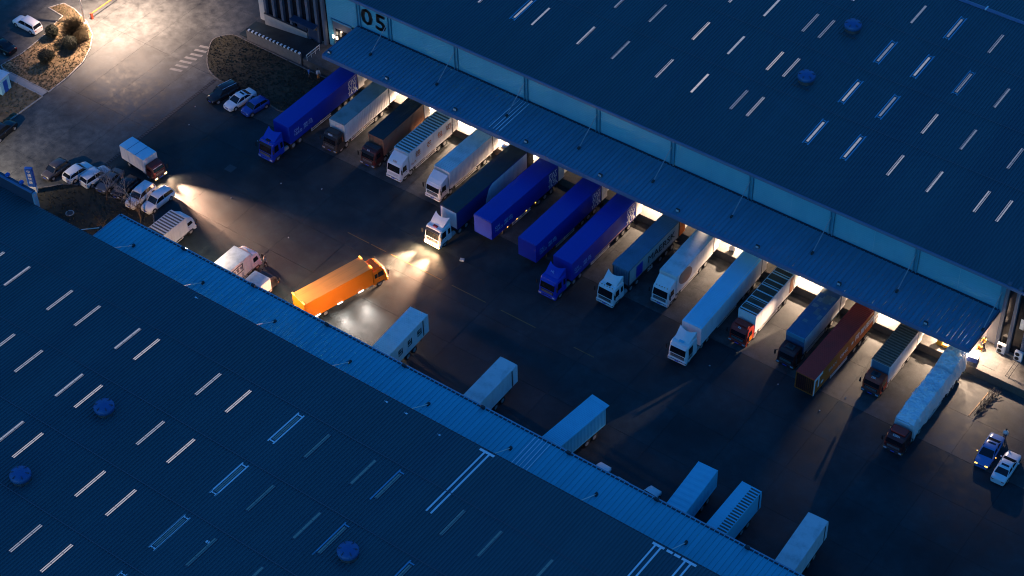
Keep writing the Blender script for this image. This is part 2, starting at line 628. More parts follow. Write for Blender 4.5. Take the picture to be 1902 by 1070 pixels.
oval = curve_pts([(-68.1, 13.9), (-67.9, 15.7), (-66.5, 17.0), (-64.0, 17.0), (-57.0, 16.9), (-50.7, 16.8), (-48.2, 16.8), (-47.4, 12.3), (-49.5, 8.3), (-52.5, 8.1), (-58.3, 8.2), (-62.3, 8.35), (-65.4, 10.1)], 5)
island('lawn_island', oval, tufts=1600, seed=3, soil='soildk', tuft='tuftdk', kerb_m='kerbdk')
left_lawn = [(-92.0, 8.7), (-89.8, 8.6), (-86.3, 7.5), (-83.3, 5.7), (-81.4, 3.3), (-80.0, .5), (-79.35, -3.3), (-79.2, -7.0), (-88.2, -7.0), (-89.0, -6.6), (-88.5, -3.1), (-88.8, .9), (-89.7, 4.9), (-89.9, 6.4), (-93.1, 6.7)]
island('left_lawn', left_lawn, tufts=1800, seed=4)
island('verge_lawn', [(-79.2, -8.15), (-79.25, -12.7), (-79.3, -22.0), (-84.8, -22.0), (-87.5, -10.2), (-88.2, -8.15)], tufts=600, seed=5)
structure(flat('path', [(-88.1, -7.1), (-79.35, -7.1), (-79.35, -8.05), (-88.1, -8.05)], .06, K['kerb'], .04))
corner_lawn = [(-66.4, -22.4), (-63.8, -19.5), (-61.3, -18.1), (-58.6, -17.2), (-54.5, -17.0), (-50.0, -17.2), (-47.9, -19.2), (-47.6, -24.0), (-47.6, -31.5), (-56, -31.8), (-66.6, -31.8)]
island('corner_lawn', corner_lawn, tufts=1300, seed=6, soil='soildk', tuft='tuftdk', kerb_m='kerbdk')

# ------------------------------------------------------------------ far warehouse
XL, XR, YW = -66.0, 78.0, 22.0
RIDGE = 64.5
SL = .05


def roofz(y, s=1):
    return 11.5 + SL * ((y - YW) if s > 0 else (-32.2 - y))


far = thing('warehouse', 'long warehouse behind the dock row with dark blue roof and 05 on its wall', 'warehouse')
fw = MB()
fw.box(XL, XR, YW + .12, 107, -.05, 11.2)
fw.build('wall', K['dockwall'], far)


def ribbed_roof(x0, x1, ya, za, yb, zb, pitch=.40):
    b = MB()
    n = int((x1 - x0) / pitch)
    sec = []
    for i in range(n):
        x = x0 + i * pitch
        sec += [(x, 0), (x + pitch * .55, 0), (x + pitch * .66, .11), (x + pitch * .86, .11)]
    sec.append((x0 + n * pitch, 0))
    base = len(b.v)
    k = len(sec)
    for (y, z) in ((ya, za), (yb, zb)):
        b.v += [(x, y, z + h) for x, h in sec]
    for i in range(k - 1):
        b.f.append((i, i + 1, k + i + 1, k + i))
        b.m.append(0)
        b.sm.append(False)
    # thickness
    b.box(x0, x0 + n * pitch, min(ya, yb), max(ya, yb), min(za, zb) - .45, min(za, zb) - .35)
    return b


ribbed_roof(XL - .4, XR, YW - .35, roofz(YW) - .02, RIDGE, roofz(RIDGE)).build('roof', K['roof'], far)
ribbed_roof(XL - .4, XR, RIDGE, roofz(RIDGE), 108, roofz(RIDGE) - SL * 43).build('roof', K['roof'], far)
MB().cbox(XL - .4, XR, YW - .55, YW - .30, 11.05, 11.48, .03).build('eave_gutter', K['fasciaF'], far)
ridge_me = MB().prism_x([(-.35, -.02), (0, .09), (.35, -.02), (.35, .03), (0, .14), (-.35, .03)], 0, 11.0).mesh('ridge_cap', K['fasciaF'])
for i in range(13):
    place(ridge_me, 'ridge_cap', far, (XL + i * 11.02, RIDGE, roofz(RIDGE) + .05))
clip = MB().box(-.08, .08, -.4, .4, 0, .18).mesh('ridge_clip', K['alu'])
for x in (24.6, 30.2, 35.8):
    place(clip, 'ridge_clip', far, (x, RIDGE, roofz(RIDGE) + .14))

# wall panels and posts above the canopy
posts = [-47.0 + 5.4 * 0, -41.6, -30.4, -19.05, -7.75, 3.45, 14.8, 26.05, 37.35, 48.35]
post_me = MB().box(-.30, -.18, -.26, 0, 6.7, 11.1).box(.18, .30, -.26, 0, 6.7, 11.1).box(-.18, .18, -.08, -.004, 6.7, 11.1).mesh('wall_post', K['wallpost'])


def wall_panel(x0, x1, z0, z1):
    b = MB()
    n = int((z1 - z0) / .30)
    h = (z1 - z0) / n
    sec = []
    for i in range(n):
        z = z0 + i * h
        sec += [(0, z), (-.028, z + h * .25), (-.028, z + h * .7), (0, z + h * .95)]
    sec.append((0, z1))
    for i in range(len(sec) - 1):
        (a, za), (c, zc) = sec[i], sec[i + 1]
        b.face([(x0, a - .05, za), (x1, a - .05, za), (x1, c - .05, zc), (x0, c - .05, zc)])
    b.box(x0, x1, -.03, .0, z0, z1)
    return b


for i in range(len(posts) - 1):
    a, c = posts[i] + .32, posts[i + 1] - .32
    if i == 0:
        wall_panel(a, c, 6.85, 11.1).build('wall_panel', K['wall'], far, (0, YW + .08, 0))
    else:
        mid = (a + c) / 2
        wall_panel(a, mid - .02, 6.85, 11.1).build('wall_panel', K['wall'], far, (0, YW + .08, 0))
        wall_panel(mid + .02, c, 6.85, 11.1).build('wall_panel', K['wall'], far, (0, YW + .08, 0))
for x in posts:
    place(post_me, 'wall_post', far, (x, YW + .02, 0))
# the big number
for ch, x in (('0', -45.55), ('5', -43.15)):
    put_text(ch, (x, YW - .08, 8.95), (1, 0, 0), (0, 0, 1), 3.7, K['txtbk'], far, 'number', sx=1.12)
# heavy strokes: a second, slightly shifted copy thickens each digit
for ch, x in (('0', -45.55), ('5', -43.15)):
    for dx, dz in ((.12, 0), (-.12, 0), (0, .09), (0, -.09)):
        put_text(ch, (x + dx, YW - .083 - abs(dx) * .02 - dz * .01, 8.95 + dz), (1, 0, 0), (0, 0, 1), 3.7, K['txtbk'], far, 'number', sx=1.12)

# wall below / left of the canopy: panel, framed door with a lit lamp inside
wall_panel(-52.9, -47.44, 6.2, 11.1).build('wall_panel', K['wall'], far, (0, YW + .08, 0))
wall_panel(-52.9, -52.2, 1.2, 6.18).build('wall_panel', K['wall'], far, (0, YW + .08, 0))
d = MB()
d.box(-52.15, -51.95, -.22, 0, 1.2, 6.1)
d.box(-48.5, -48.3, -.22, 0, 1.2, 6.1)
d.box(-52.15, -48.3, -.22, 0, 5.9, 6.15)
d.build('door_frame', K['wallpost'], far, (0, YW + .05, 0))
MB().box(-51.6, -48.8, -.05, .02, 1.2, 4.6).build('door_opening', K['navygl'], far, (0, YW + .06, 0))
MB().box(-51.94, -51.6, -.1, .02, 1.2, 5.9).box(-51.6, -48.8, -.1, .02, 4.62, 5.9).box(-48.8, -48.52, -.1, .02, 1.2, 5.9).build('door_surround', K['pil'], far, (0, YW + .05, 0))
for x in (-51.75, -51.1):
    MB().cbox(x - .12, x + .12, -.5, -.3, 3.1, 3.6, .02).build('door_or_fill_lamp', K['glow'], far, (0, YW, 0))
light('POINT', 'door_or_fill_light', (-51.4, YW - .9, 3.4), 40, WARM, far, size=.15)

# dark glazed bays at both ends with pilasters
MB().box(-64.6, -52.95, -.02, .1, 1.2, 11.1).build('glazing', K['navygl'], far, (0, YW, 0))
pil_me = MB().box(-.22, .22, -.5, -.03, 0, 11.1).mesh('pilaster', K['pil'])
for x in (-64.2, -62.6, -61.0, -59.45, -57.8, -56.2, -54.6, -53.3):
    place(pil_me, 'pilaster', far, (x, YW, .6))
MB().box(-58.6, -54.2, -1.7, -.55, 4.0, 4.25).build('door_hood', K['navy'], far, (0, YW, 0))
MB().box(-58.3, -56.6, -.53, -.5, 1.3, 3.6).box(-56.2, -54.6, -.53, -.5, 1.3, 3.6).build('door_leaf', K['navy'], far, (0, YW, 0))
for x in (-57.9, -54.9):
    MB().box(x - .25, x + .25, -.6, -.55, 3.2, 3.4).build('hood_lamp', K['amberoff'], far, (0, YW, 0))
MB().box(48.8, XR, -.02, .1, 1.2, 11.1).build('glazing', K['navygl'], far, (0, YW, 0))
for x in (48.95, 50.35, 52.1, 53.9, 55.7, 57.5):
    place(pil_me, 'pilaster', far, (x, YW + (.12 if x < 49 else 0), .6))
for x, z0, z1 in ((51.35, 5.4, 7.0), (53.1, 5.6, 7.4)):
    MB().box(x - .25, x + .25, -.06, -.03, z0, z1).build('lit_window', K['sky2'], far, (0, YW, 0))

# dock wall doors under the canopy
door_me = MB()
for k in range(9):
    door_me.box(-1.45, 1.45, -.06 - (.01 if k % 2 else 0), 0, 1.25 + k * .4, 1.25 + k * .4 + .39)
door_me = door_me.mesh('dock_door', K['whitebox'])
for k in range(17):
    place(door_me, 'dock_door', far, (-44.4 + k * 5.65, YW + .12, 0))

# canopy: separate sheets, fascia, lamps on the edge, tie rods
YC = 14.25


def canopy_sheet(w, y0, z0, y1, z1, m):
    b = MB()
    sec = [(0, 0), (w * .76, 0), (w * .81, .12), (w * .93, .12), (w - .012, 0), (w - .012, -.03), (0, -.03)]
    b.loft([[(x, y0, z0 + h) for x, h in sec], [(x, y1, z1 + h) for x, h in sec]])
    return b.mesh('canopy_sheet', m)


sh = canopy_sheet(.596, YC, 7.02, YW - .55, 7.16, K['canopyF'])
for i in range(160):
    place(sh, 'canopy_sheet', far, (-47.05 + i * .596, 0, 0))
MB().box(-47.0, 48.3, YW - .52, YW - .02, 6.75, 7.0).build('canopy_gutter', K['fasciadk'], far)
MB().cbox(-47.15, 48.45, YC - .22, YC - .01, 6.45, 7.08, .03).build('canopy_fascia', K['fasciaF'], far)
MB().cbox(-47.15, -47.04, YC, YW - .3, 6.55, 7.16, .02).build('canopy_fascia', K['fasciaF'], far)
MB().cbox(48.32, 48.45, YC, YW - .3, 6.55, 7.16, .02).build('canopy_fascia', K['fasciaF'], far)
b = MB()
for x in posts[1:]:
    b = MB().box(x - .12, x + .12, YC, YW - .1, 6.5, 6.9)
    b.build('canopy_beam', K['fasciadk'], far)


def flood(parent, x, y, z, face):
    b = MB()
    b.cbox(-.26, .26, -.14, .14, .10, .50, .03)
    b.box(-.05, .05, -.05, .05, -.05, .12)
    o = b.build('floodlight', K['dkmetal'], parent, (x, y, z))
    MB().box(-.2, .2, face * .145, face * .16, .16, .46).build('lens', K['headoff'], o)
    return o


for x in (-46.4, -36.6, -25.25, -14.0, -2.6, 8.8, 20.1, 31.2, 42.5):
    flood(far, x, 14.85, 7.05, -1)


def tie(parent, x, yw, yc, s):
    b = MB()
    b.tube((x, yw - s * .1, 10.0), (x + .0, yc, 7.25), .055, n=6)
    o = b.build('tie_rod', K['rod'] if s > 0 else K['steel'], parent)
    MB().cbox(x - .14, x + .14, yc - .22, yc + .22, 7.08, 7.42, .03).build('rod_shoe', K['dkmetal'], o)
    return o


for x in posts[1:]:
    tie(far, x - .05, YW - .2, 17.65, 1)
b = None
for x in (-19.65, -19.05, -18.6, -18.1):
    MB().box(x - .045, x + .045, YC + .35, YW - .75, 7.22, 7.235).build('sealed_seam', K['alu'], far)


def skylight(parent, x, y0, y1, zf, m, frame=None):
    """a strip of three panes let into the roof"""
    L = y1 - y0
    sl = (zf(y1) - zf(y0)) / L
    zc = zf(y0)
    fr = MB()
    w = .175

    def strip(xa, xb, ya, yb, h0, h1):
        b = MB()
        b.loft([[(xa, ya, h0 + sl * ya), (xb, ya, h0 + sl * ya), (xb, ya, h1 + sl * ya), (xa, ya, h1 + sl * ya)],
                [(xa, yb, h0 + sl * yb), (xb, yb, h0 + sl * yb), (xb, yb, h1 + sl * yb), (xa, yb, h1 + sl * yb)]])
        return b
    o = strip(-w - .05, w + .05, -.12, L + .12, .0, .07).build('skylight', K['roofseam'], parent, (x, y0, zc))
    cuts = [0, L * .31, L * .69, L]
    for i in range(3):
        strip(-w, w, cuts[i] + (.05 if i else 0), cuts[i + 1], .071, .09).build('pane', m, o)
    if frame:
        a = frame
        strip(-w - .28, -w - .12, -.55, L + .55, .058, .10).build('frame', a, o)
        if not (a is thin and y0 < 0):
            strip(w + .12, w + .28, -.55, L + .55, .058, .10).build('frame', a, o)
            strip(-w - .115, w + .115, -.35, -.2, .058, .10).build('frame', a, o)
        strip(-w - .115, w + .115, L + .2, L + .35, .058, .10).build('frame', a, o)
    return o


FC = [-51.0, -45.4, -39.0, -32.6, -26.75, -23.85, -16.6, -11.2, -4.45, .9, 6.7, 9.1, 17.7, 22.95, 28.75, 34.0, 40.25, 43.15, 51.8, 57.0, 62.8]
thin = mat('faint_blue_tape', (.10, .30, .46), .4)
for j, y in enumerate((30.05, 38.85, 47.85, 56.8)):
    for x in FC:
        fr = None
        yy = y
        if x == .9 and j == 1 or x == .9 and j == 0:
            pass
        rr = R0.random()
        m = K['sky2'] if rr > .35 else K['sky3']
        if (x in (-11.2, -4.45, .9, 6.7) and j < 2 and rr > .2):
            m = K['sky1'] if rr > .35 else K['sky2']
        if x < -10 or j > 1 and x > 5:
            m = K['sky3'] if rr > .3 else K['sky2']
        if x in (17.7, 22.95) and j < 3 or (x == 28.75 and j == 2) or (x == 22.95 and j == 3) or (x == -26.75 and j == 0):
            fr = thin
        skylight(far, x, y, y + 4.1, lambda t: roofz(t), m, fr)


for y in (36.2, 45.4, 54.6):
    MB().box(XL, XR, y - .05, y + .05, roofz(y) + .108, roofz(y) + .122).build('sheet_lap', K['roofseam'], far)


def vent(parent, x, y, z):
    o = MB().lathe([(1.05, -.06), (1.05, .5), (.95, .55)], n=8, smooth=False).build('roof_vent', K['ventbase'], parent, (x, y, z))
    MB().lathe([(.9, .5), (1.12, .58), (1.15, .92), (1.04, 1.1), (.7, 1.24), (.3, 1.34), (.02, 1.35)], n=24).build('cap', K['vent'], o)
    for q in range(6):
        a = q * math.pi / 3
        MB().box(-.03, .03, .35, 1.0, 1.06, 1.27).build('cap_seam', K['ventbase'], o, rotz=a)
    MB().box(.9, 1.2, -1.3, -1.1, -.02, .04).box(-1.2, 1.35, -1.55, -1.45, .02, .08).build('flashing', K['ventbase'], o)
    return o


vent(far, 11.97, 51.6, roofz(51.6))
vent(far, 11.96, 39.7, roofz(39.7))

# dock platform (deck) and lamps on the wall under the canopy
deck = structure(MB().box(-54.0, 66, 17.36, 22.1, -.1, 1.2).build('dock_deck', K['deck']))
MB().box(-47.0, 66, 17.30, 17.359, -.1, 1.19).build('dock_face', K['dockface'], deck)
bum = MB().cbox(-.16, .16, -.14, 0, .55, 1.1, .03).mesh('dock_bumper', K['black'])
ramp_me = MB().box(-.95, .95, -.02, 1.6, 1.204, 1.225).mesh('dock_plate', K['steel'])
BAY = [-44.7, -39.2, -33.2, -28.5, -21.9, -16.2, -11.4, -4.9, .3, 7.0, 11.9, 18.7, 23.4, 29.8, 33.7, 40.1, 46.3]
for x in BAY:
    for dx in (-.75, .75):
        place(bum, 'dock_bumper', deck, (x + dx, 17.29, 0))
    place(ramp_me, 'dock_plate', deck, (x, 17.36, 0))

lamp_body = MB().cbox(-.3, .3, -.35, 0, 0, .35, .03).mesh('wall_lamp', K['dkmetal'])
lens_me = MB().box(-.24, .24, -.30, -.05, -.012, -.001).mesh('lens', K['glow'])
LAMPS = {-39.4: .5, -34.6: 1.3, -27.6: 1.1, -22.7: 1.5, -17.4: 1.1, 3.1: 1.0, 15.0: 1.2, 25.4: 1.35, 35.4: 1.25, 44.6: 1.3}
DOCK_W = 21000
for x, k in LAMPS.items():
    o = place(lamp_body, 'wall_lamp', far, (x, YW - .06, 4.72))
    place(lens_me, 'lens', o)
    light('SPOT', 'dock_light', (x, YW - .25, 4.58), DOCK_W * k, WARM, far, target=(x, YW - 3.5, 0), size=.10, angle=96, blend=1)
# two long throw floodlights added so that beams leave the gaps between trucks
for x, tx, ty, k in ((30.0, 22.6, 0, 1.0), (36.2, 38.2, 5.5, .3), (10.6, 14.6, 3, .35)):
    o = place(lamp_body, 'wall_lamp', far, (x, YW - .06, 4.72))
    place(lens_me, 'lens', o)
    light('SPOT', 'dock_light', (x, YW - .25, 4.55), 52000 * k, WARM, far, target=(tx, ty, 0), size=.08, angle=24, blend=1)
# small downlights added over the dock doors to keep the deck bright
for i in range(17):
    x = -43.9 + i * 5.65
    k = .25 if -14 < x < -4 else (.4 if x < -42 else 1)
    o = place(lamp_body, 'door_or_fill_lamp', far, (x, YW - 1.0, 6.1))
    place(lens_me, 'lens', o)
    light('SPOT', 'door_or_fill_light', (x, YW - 1.2, 6.05), 1500 * k, WARM, far, target=(x, YW - 2.6, 0), size=.12, angle=112, blend=1)
# taller floodlight at the right end of the canopy
o = place(lamp_body, 'wall_lamp', far, (47.2, YW - .06, 6.3))
place(lens_me, 'lens', o)
light('SPOT', 'end_light', (47.2, YW - .3, 6.15), 19000, WARM, far, target=(50.2, YW - 5.2, 0), size=.10, angle=84, blend=1)

# ramp and parapets at the far left end
rm = MB()
rm.loft([[(-66.2, 17.62, -.1), (-66.2, 21.3, -.1), (-66.2, 21.3, .0), (-66.2, 17.62, .0)], [(-56.0, 17.62, -.1), (-56.0, 21.3, -.1), (-56.0, 21.3, 1.19), (-56.0, 17.62, 1.19)], [(-54.01, 17.62, -.1), (-54.01, 21.3, -.1), (-54.01, 21.3, 1.19), (-54.01, 17.62, 1.19)]])
structure(rm.build('ramp', K['asphalt']))
pw = thing('parapet_wall', 'low ramp wall topped with black and white blocks beside the oval lawn', 'wall', (-64.3, 17.3, 0))
MB().box(0, 10.0, 0, .28, -.1, 1.75).build('wall', K['kerbdk'], pw)
blk = MB().box(0, .30, -.03, .31, 1.755, 1.96)
bw, bk = blk.mesh('white_block', K['white']), blk.mesh('black_block', K['black'])
for i in range(30):
    place(bw if i % 2 else bk, 'white_block' if i % 2 else 'black_block', pw, (i * .33, 0, 0))
rw = thing('retaining_wall', 'bare pale concrete wall between the ramp and the dark glazed bays', 'wall', (-64.4, 20.0, 0))
MB().box(0, 7.9, 1.32, 1.55, -.1, 2.1).build('wall', K['kerb'], rw)
MB().box(-.02, 7.92, 1.28, 1.59, 2.11, 2.2).build('coping', K['dkmetal'], rw)
for i in range(5):
    MB().tube((.3 + i * 1.8, 1.43, 2.2), (.3 + i * 1.8, 1.43, 2.9), .03).build('rail_post', K['dkmetal'], rw)
hr = thing('handrail', 'pale steel handrail at the left end of the dock deck', 'handrail', (-53.2, 17.4, 1.2))
for y in (0, .9, 1.8, 2.7):
    MB().tube((0, y, 0), (0, y, .95), .035).build('post', K['steel'], hr)
MB().tube((0, -.1, .96), (0, 2.8, .96), .06).build('rail', K['white'], hr)
MB().tube((0, 0, .5), (0, 2.7, .5), .03).build('mid_rail', K['steel'], hr)

# ------------------------------------------------------------------ near warehouse
near = thing('warehouse', 'nearest warehouse at lower left with skylights and a pale blue canopy edge', 'warehouse')
MB().box(-90, 78, -130, -32.4, -.05, 11.1).build('wall', K['dockwall'], near)
ribbed_roof(-90, 78, -32.2, 11.48, -75, roofz(-75, -1)).build('roof', K['roof'], near)
ribbed_roof(-90, 78, -75, roofz(-75, -1), -118, roofz(-75, -1) - SL * 43).build('roof', K['roof'], near)
MB().cbox(-90, 78, -32.28, -32.1, 11.1, 11.5, .03).build('eave_gutter', K['fasciadk'], near)
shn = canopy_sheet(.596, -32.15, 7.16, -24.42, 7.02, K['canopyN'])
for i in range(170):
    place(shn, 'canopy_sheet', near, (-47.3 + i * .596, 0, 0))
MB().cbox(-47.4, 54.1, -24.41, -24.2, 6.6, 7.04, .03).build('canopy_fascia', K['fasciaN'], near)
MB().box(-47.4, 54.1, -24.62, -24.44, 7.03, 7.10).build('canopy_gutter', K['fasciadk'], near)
MB().cbox(-47.42, -47.31, -32.1, -24.45, 6.6, 7.18, .02).build('canopy_fascia', K['fasciaN'], near)
for x in (-36.56, -25.38, -14.12, -2.7, 8.4, 20.0, 31.3, 42.5):
    flood(near, x, -24.7, 7.08, 1)
for k in range(9):
    x = -42.0 + k * 11.27
    tie(near, x, -32.0, -27.7, -1)
tie(near, -47.55, -32.0, -27.7, -1)
for x in (15.65, 16.15, 16.6, 17.1, 17.57):
    MB().box(x - .045, x + .045, -31.9, -24.8, 7.245, 7.26).build('sealed_seam', K['alu'], near)
zn = lambda t: roofz(t, -1)
NC = [-49.7, -45.4, -38.5, -34.1, -27.8, -24.9, -15.7, -11.3, -4.5, -.15, 6.15, 9.45, 17.85, 22.6, 28.95, 33.9]
pale = K['alu']
for j, y in enumerate((-44.45, -53.6, -62.65, -71.8)):
    for x in NC:
        L = 4.0 + .15 * min(j, 2)
        m = K['sky2']
        if x in (-11.3, -24.9) or (x == -15.7 and j == 2):
            m = K['sky1']
        if x in (-11.3,) and j == 0:
            m = K['sky1']
        if x > -5:
            m = K['sky4']
        fr = None
        if x == -4.5:
            fr = pale
        if (x == 9.45 and j < 2) or (x == 17.85 and j == 1):
            fr = thin
        skylight(near, x, y, y + L, zn, m, fr)
for x, y in ((-22.1, -52.6), (-22.15, -64.8), (11.75, -52.6)):
    vent(near, x + .3, y + .5, zn(y + .5))


for y in (-39.4, -48.4, -57.2, -66.0):
    MB().box(-90, 78, y - .05, y + .05, zn(y) + .108, zn(y) + .122).build('sheet_lap', K['roofseam'], near)


def roof_strip(x, y0, y1):
    sl = (zn(y1) - zn(y0))
    MB().loft([[(x - .1, y0, zn(y0) + .06), (x + .1, y0, zn(y0) + .06), (x + .1, y0, zn(y0) + .1), (x - .1, y0, zn(y0) + .1)],
               [(x - .1, y1, zn(y1) + .06), (x + .1, y1, zn(y1) + .06), (x + .1, y1, zn(y1) + .1), (x - .1, y1, zn(y1) + .1)]]).build('sealed_seam', K['alu'], near)


for x in (14.7, 15.3, 36.2, 36.85, 39.75, 40.4):
    roof_strip(x, -42.8, -32.75)
MB().box(14.0, 15.9, -32.74, -32.45, 11.57, 11.62).build('sealed_seam', K['alu'], near)
for a, c in ((35.8, 37.2), (37.5, 38.2), (38.4, 39.1), (39.3, 41.0)):
    MB().box(a, c, -32.74, -32.45, 11.57, 11.62).build('sealed_seam', K['alu'], near)
MB().box(-.75, -.35, -59.3, -59.0, zn(-59) + .06, zn(-59) + .1).build('sealed_seam', K['alu'], near)
for x, y in ((1.4, -32.9), (4.2, -33.0), (-26.5, -32.8), (9.0, -33.4)):
    MB().box(x, x + .5, y - .18, y, 11.56, 11.6).build('sealed_seam', K['alu'], near)
# raised sign parapet standing on the eave at the left
pr = MB().cbox(-66, -53.3, -32.2, -31.5, 11.3, 13.3, .04)
pr.build('parapet', K['navy'], near)
MB().cbox(-66, -53.25, -32.26, -31.95, 13.31, 13.45, .02).build('parapet_cap', K['fasciaF'], near)
MB().box(-53.29, -53.0, -32.15, -31.6, 10.9, 13.2).build('parapet_return', K['fasciaN'], near)
for x in (-65.2, -62.8, -60.3, -57.8, -55.4):
    MB().cbox(x - .2, x + .2, -31.9, -31.4, 13.46, 13.8, .03).build('bracket', K['sign'], near)
ndeck = structure(MB().box(-47.2, 66, -32.35, -27.3, -.1, 1.2).build('dock_deck', K['deck']))
# spots added at the near canopy floodlights to warm the trucks, and lamps under it
light('SPOT', 'flood_fill_light', (-36.56, -24.1, 7.3), 4500, (1, .82, .60), near, target=(-36.0, -20.0, 0), size=.12, angle=110, blend=1)
light('SPOT', 'flood_fill_light', (-25.38, -24.1, 7.3), 8500, (1, .72, .45), near, target=(-23.0, -19, 1.5), size=.12, angle=95, blend=1)
light('SPOT', 'flood_fill_light', (-14.12, -24.1, 7.3), 5500, (1, .62, .36), near, target=(-20.0, -17.0, 1.5), size=.12, angle=62, blend=1)
o = place(lamp_body, 'wall_lamp', near, (-41.2, -31.9, 5.75), math.pi)
place(lens_me, 'lens', o)
light('SPOT', 'dock_light', (-41.2, -31.6, 5.5), 8000, WARM2, near, target=(-42.5, -25, 0), size=.13, angle=140, blend=.8)
o = place(lamp_body, 'wall_lamp', near, (-73.0, -32.0, 8.2), math.pi)
place(lens_me, 'lens', o)
light('SPOT', 'wall_light', (-73.0, -31.4, 8.0), 17000, (1, .78, .58), near, target=(-73.0, -22.5, 0), size=.15, angle=105, blend=1)

t = thing('barrier_arm', 'long thin orange barrier arm across the brightly lit road at the top', 'barrier', (-86.0, 8.4, 0))
MB().cbox(-.16, .16, -.16, .16, 0, 1.05, .03).build('post', K['redcab2'], t)
MB().cbox(-.06, .06, .1, 7.4, .86, .98, .02).build('arm', K['txtor'], t)
# street lamp at the upper left (its head stands just above the frame)
sl = thing('street_lamp', 'tall pale lamp post at the kerb beside the spiky bush, lighting the road', 'street lamp', (-86.1, 7.0, 0))
MB().tube((0, 0, 0), (0, 0, 12.2), .13, .07, n=10).build('pole', K['white'], sl)
MB().lathe([(.28, 0), (.28, .25), (.14, .3)], n=10).build('base', K['steel'], sl)
MB().tube((0, 0, 12.15), (2.9, 1.5, 12.55), .055, n=8).build('arm', K['steel'], sl)
hd = MB().cbox(2.6, 3.5, 1.3, 1.75, 12.45, 12.65, .05).build('lamp_head', K['steel'], sl)
MB().box(2.7, 3.4, 1.36, 1.69, 12.43, 12.449).build('lens', K['glow'], hd)
light('SPOT', 'lamp_light', (3.1, 1.6, 12.35), 98000, (1, .68, .49), sl, target=(5.0, 2.6, 0), size=.18, angle=126, blend=1)
#@@VEHICLES@@
# ------------------------------------------------------------------ trucks
tyre_me = MB().lathe([(.30, -.14), (.48, -.15), (.52, -.10), (.52, .10), (.48, .15), (.30, .14)], axis='x', n=16).mesh('wheel', K['tyre'])
rim_me = MB().lathe([(.29, -.155), (.25, -.12), (.12, -.10), (.11, -.16), (.02, -.165), (.02, .165), (.11, .16), (.12, .10), (.25, .12), (.29, .155)], axis='x', n=12).mesh('rim', K['rim'])


def wheels(t, ys, w, r=1.0, dual=()):
    for y in ys:
        for s in (-1, 1):
            o = place(tyre_me, 'wheel', t, (s * (w / 2 - .22), y, .52 * r))
            o.scale = (1, r, r)
            place(rim_me, 'rim', o)
            if y in dual:
                o2 = place(tyre_me, 'wheel', t, (s * (w / 2 - .58), y, .52 * r))
                o2.scale = (1, r, r)


def corr(b, x, s, y0, y1, z0, z1, p, d, m=0):
    """vertical corrugation along y on the side at x; s = outward sign"""
    n = max(1, int((y1 - y0) / p))
    p = (y1 - y0) / n
    pts = []
    for i in range(n):
        y = y0 + i * p
        pts += [(0, y), (0, y + p * .28), (-d, y + p * .5), (-d, y + p * .78)]
    pts.append((0, y1))
    for (a, ya), (c, yc) in zip(pts, pts[1:]):
        b.face([(x + s * a, ya, z0), (x + s * c, yc, z0), (x + s * c, yc, z1), (x + s * a, ya, z1)], m)


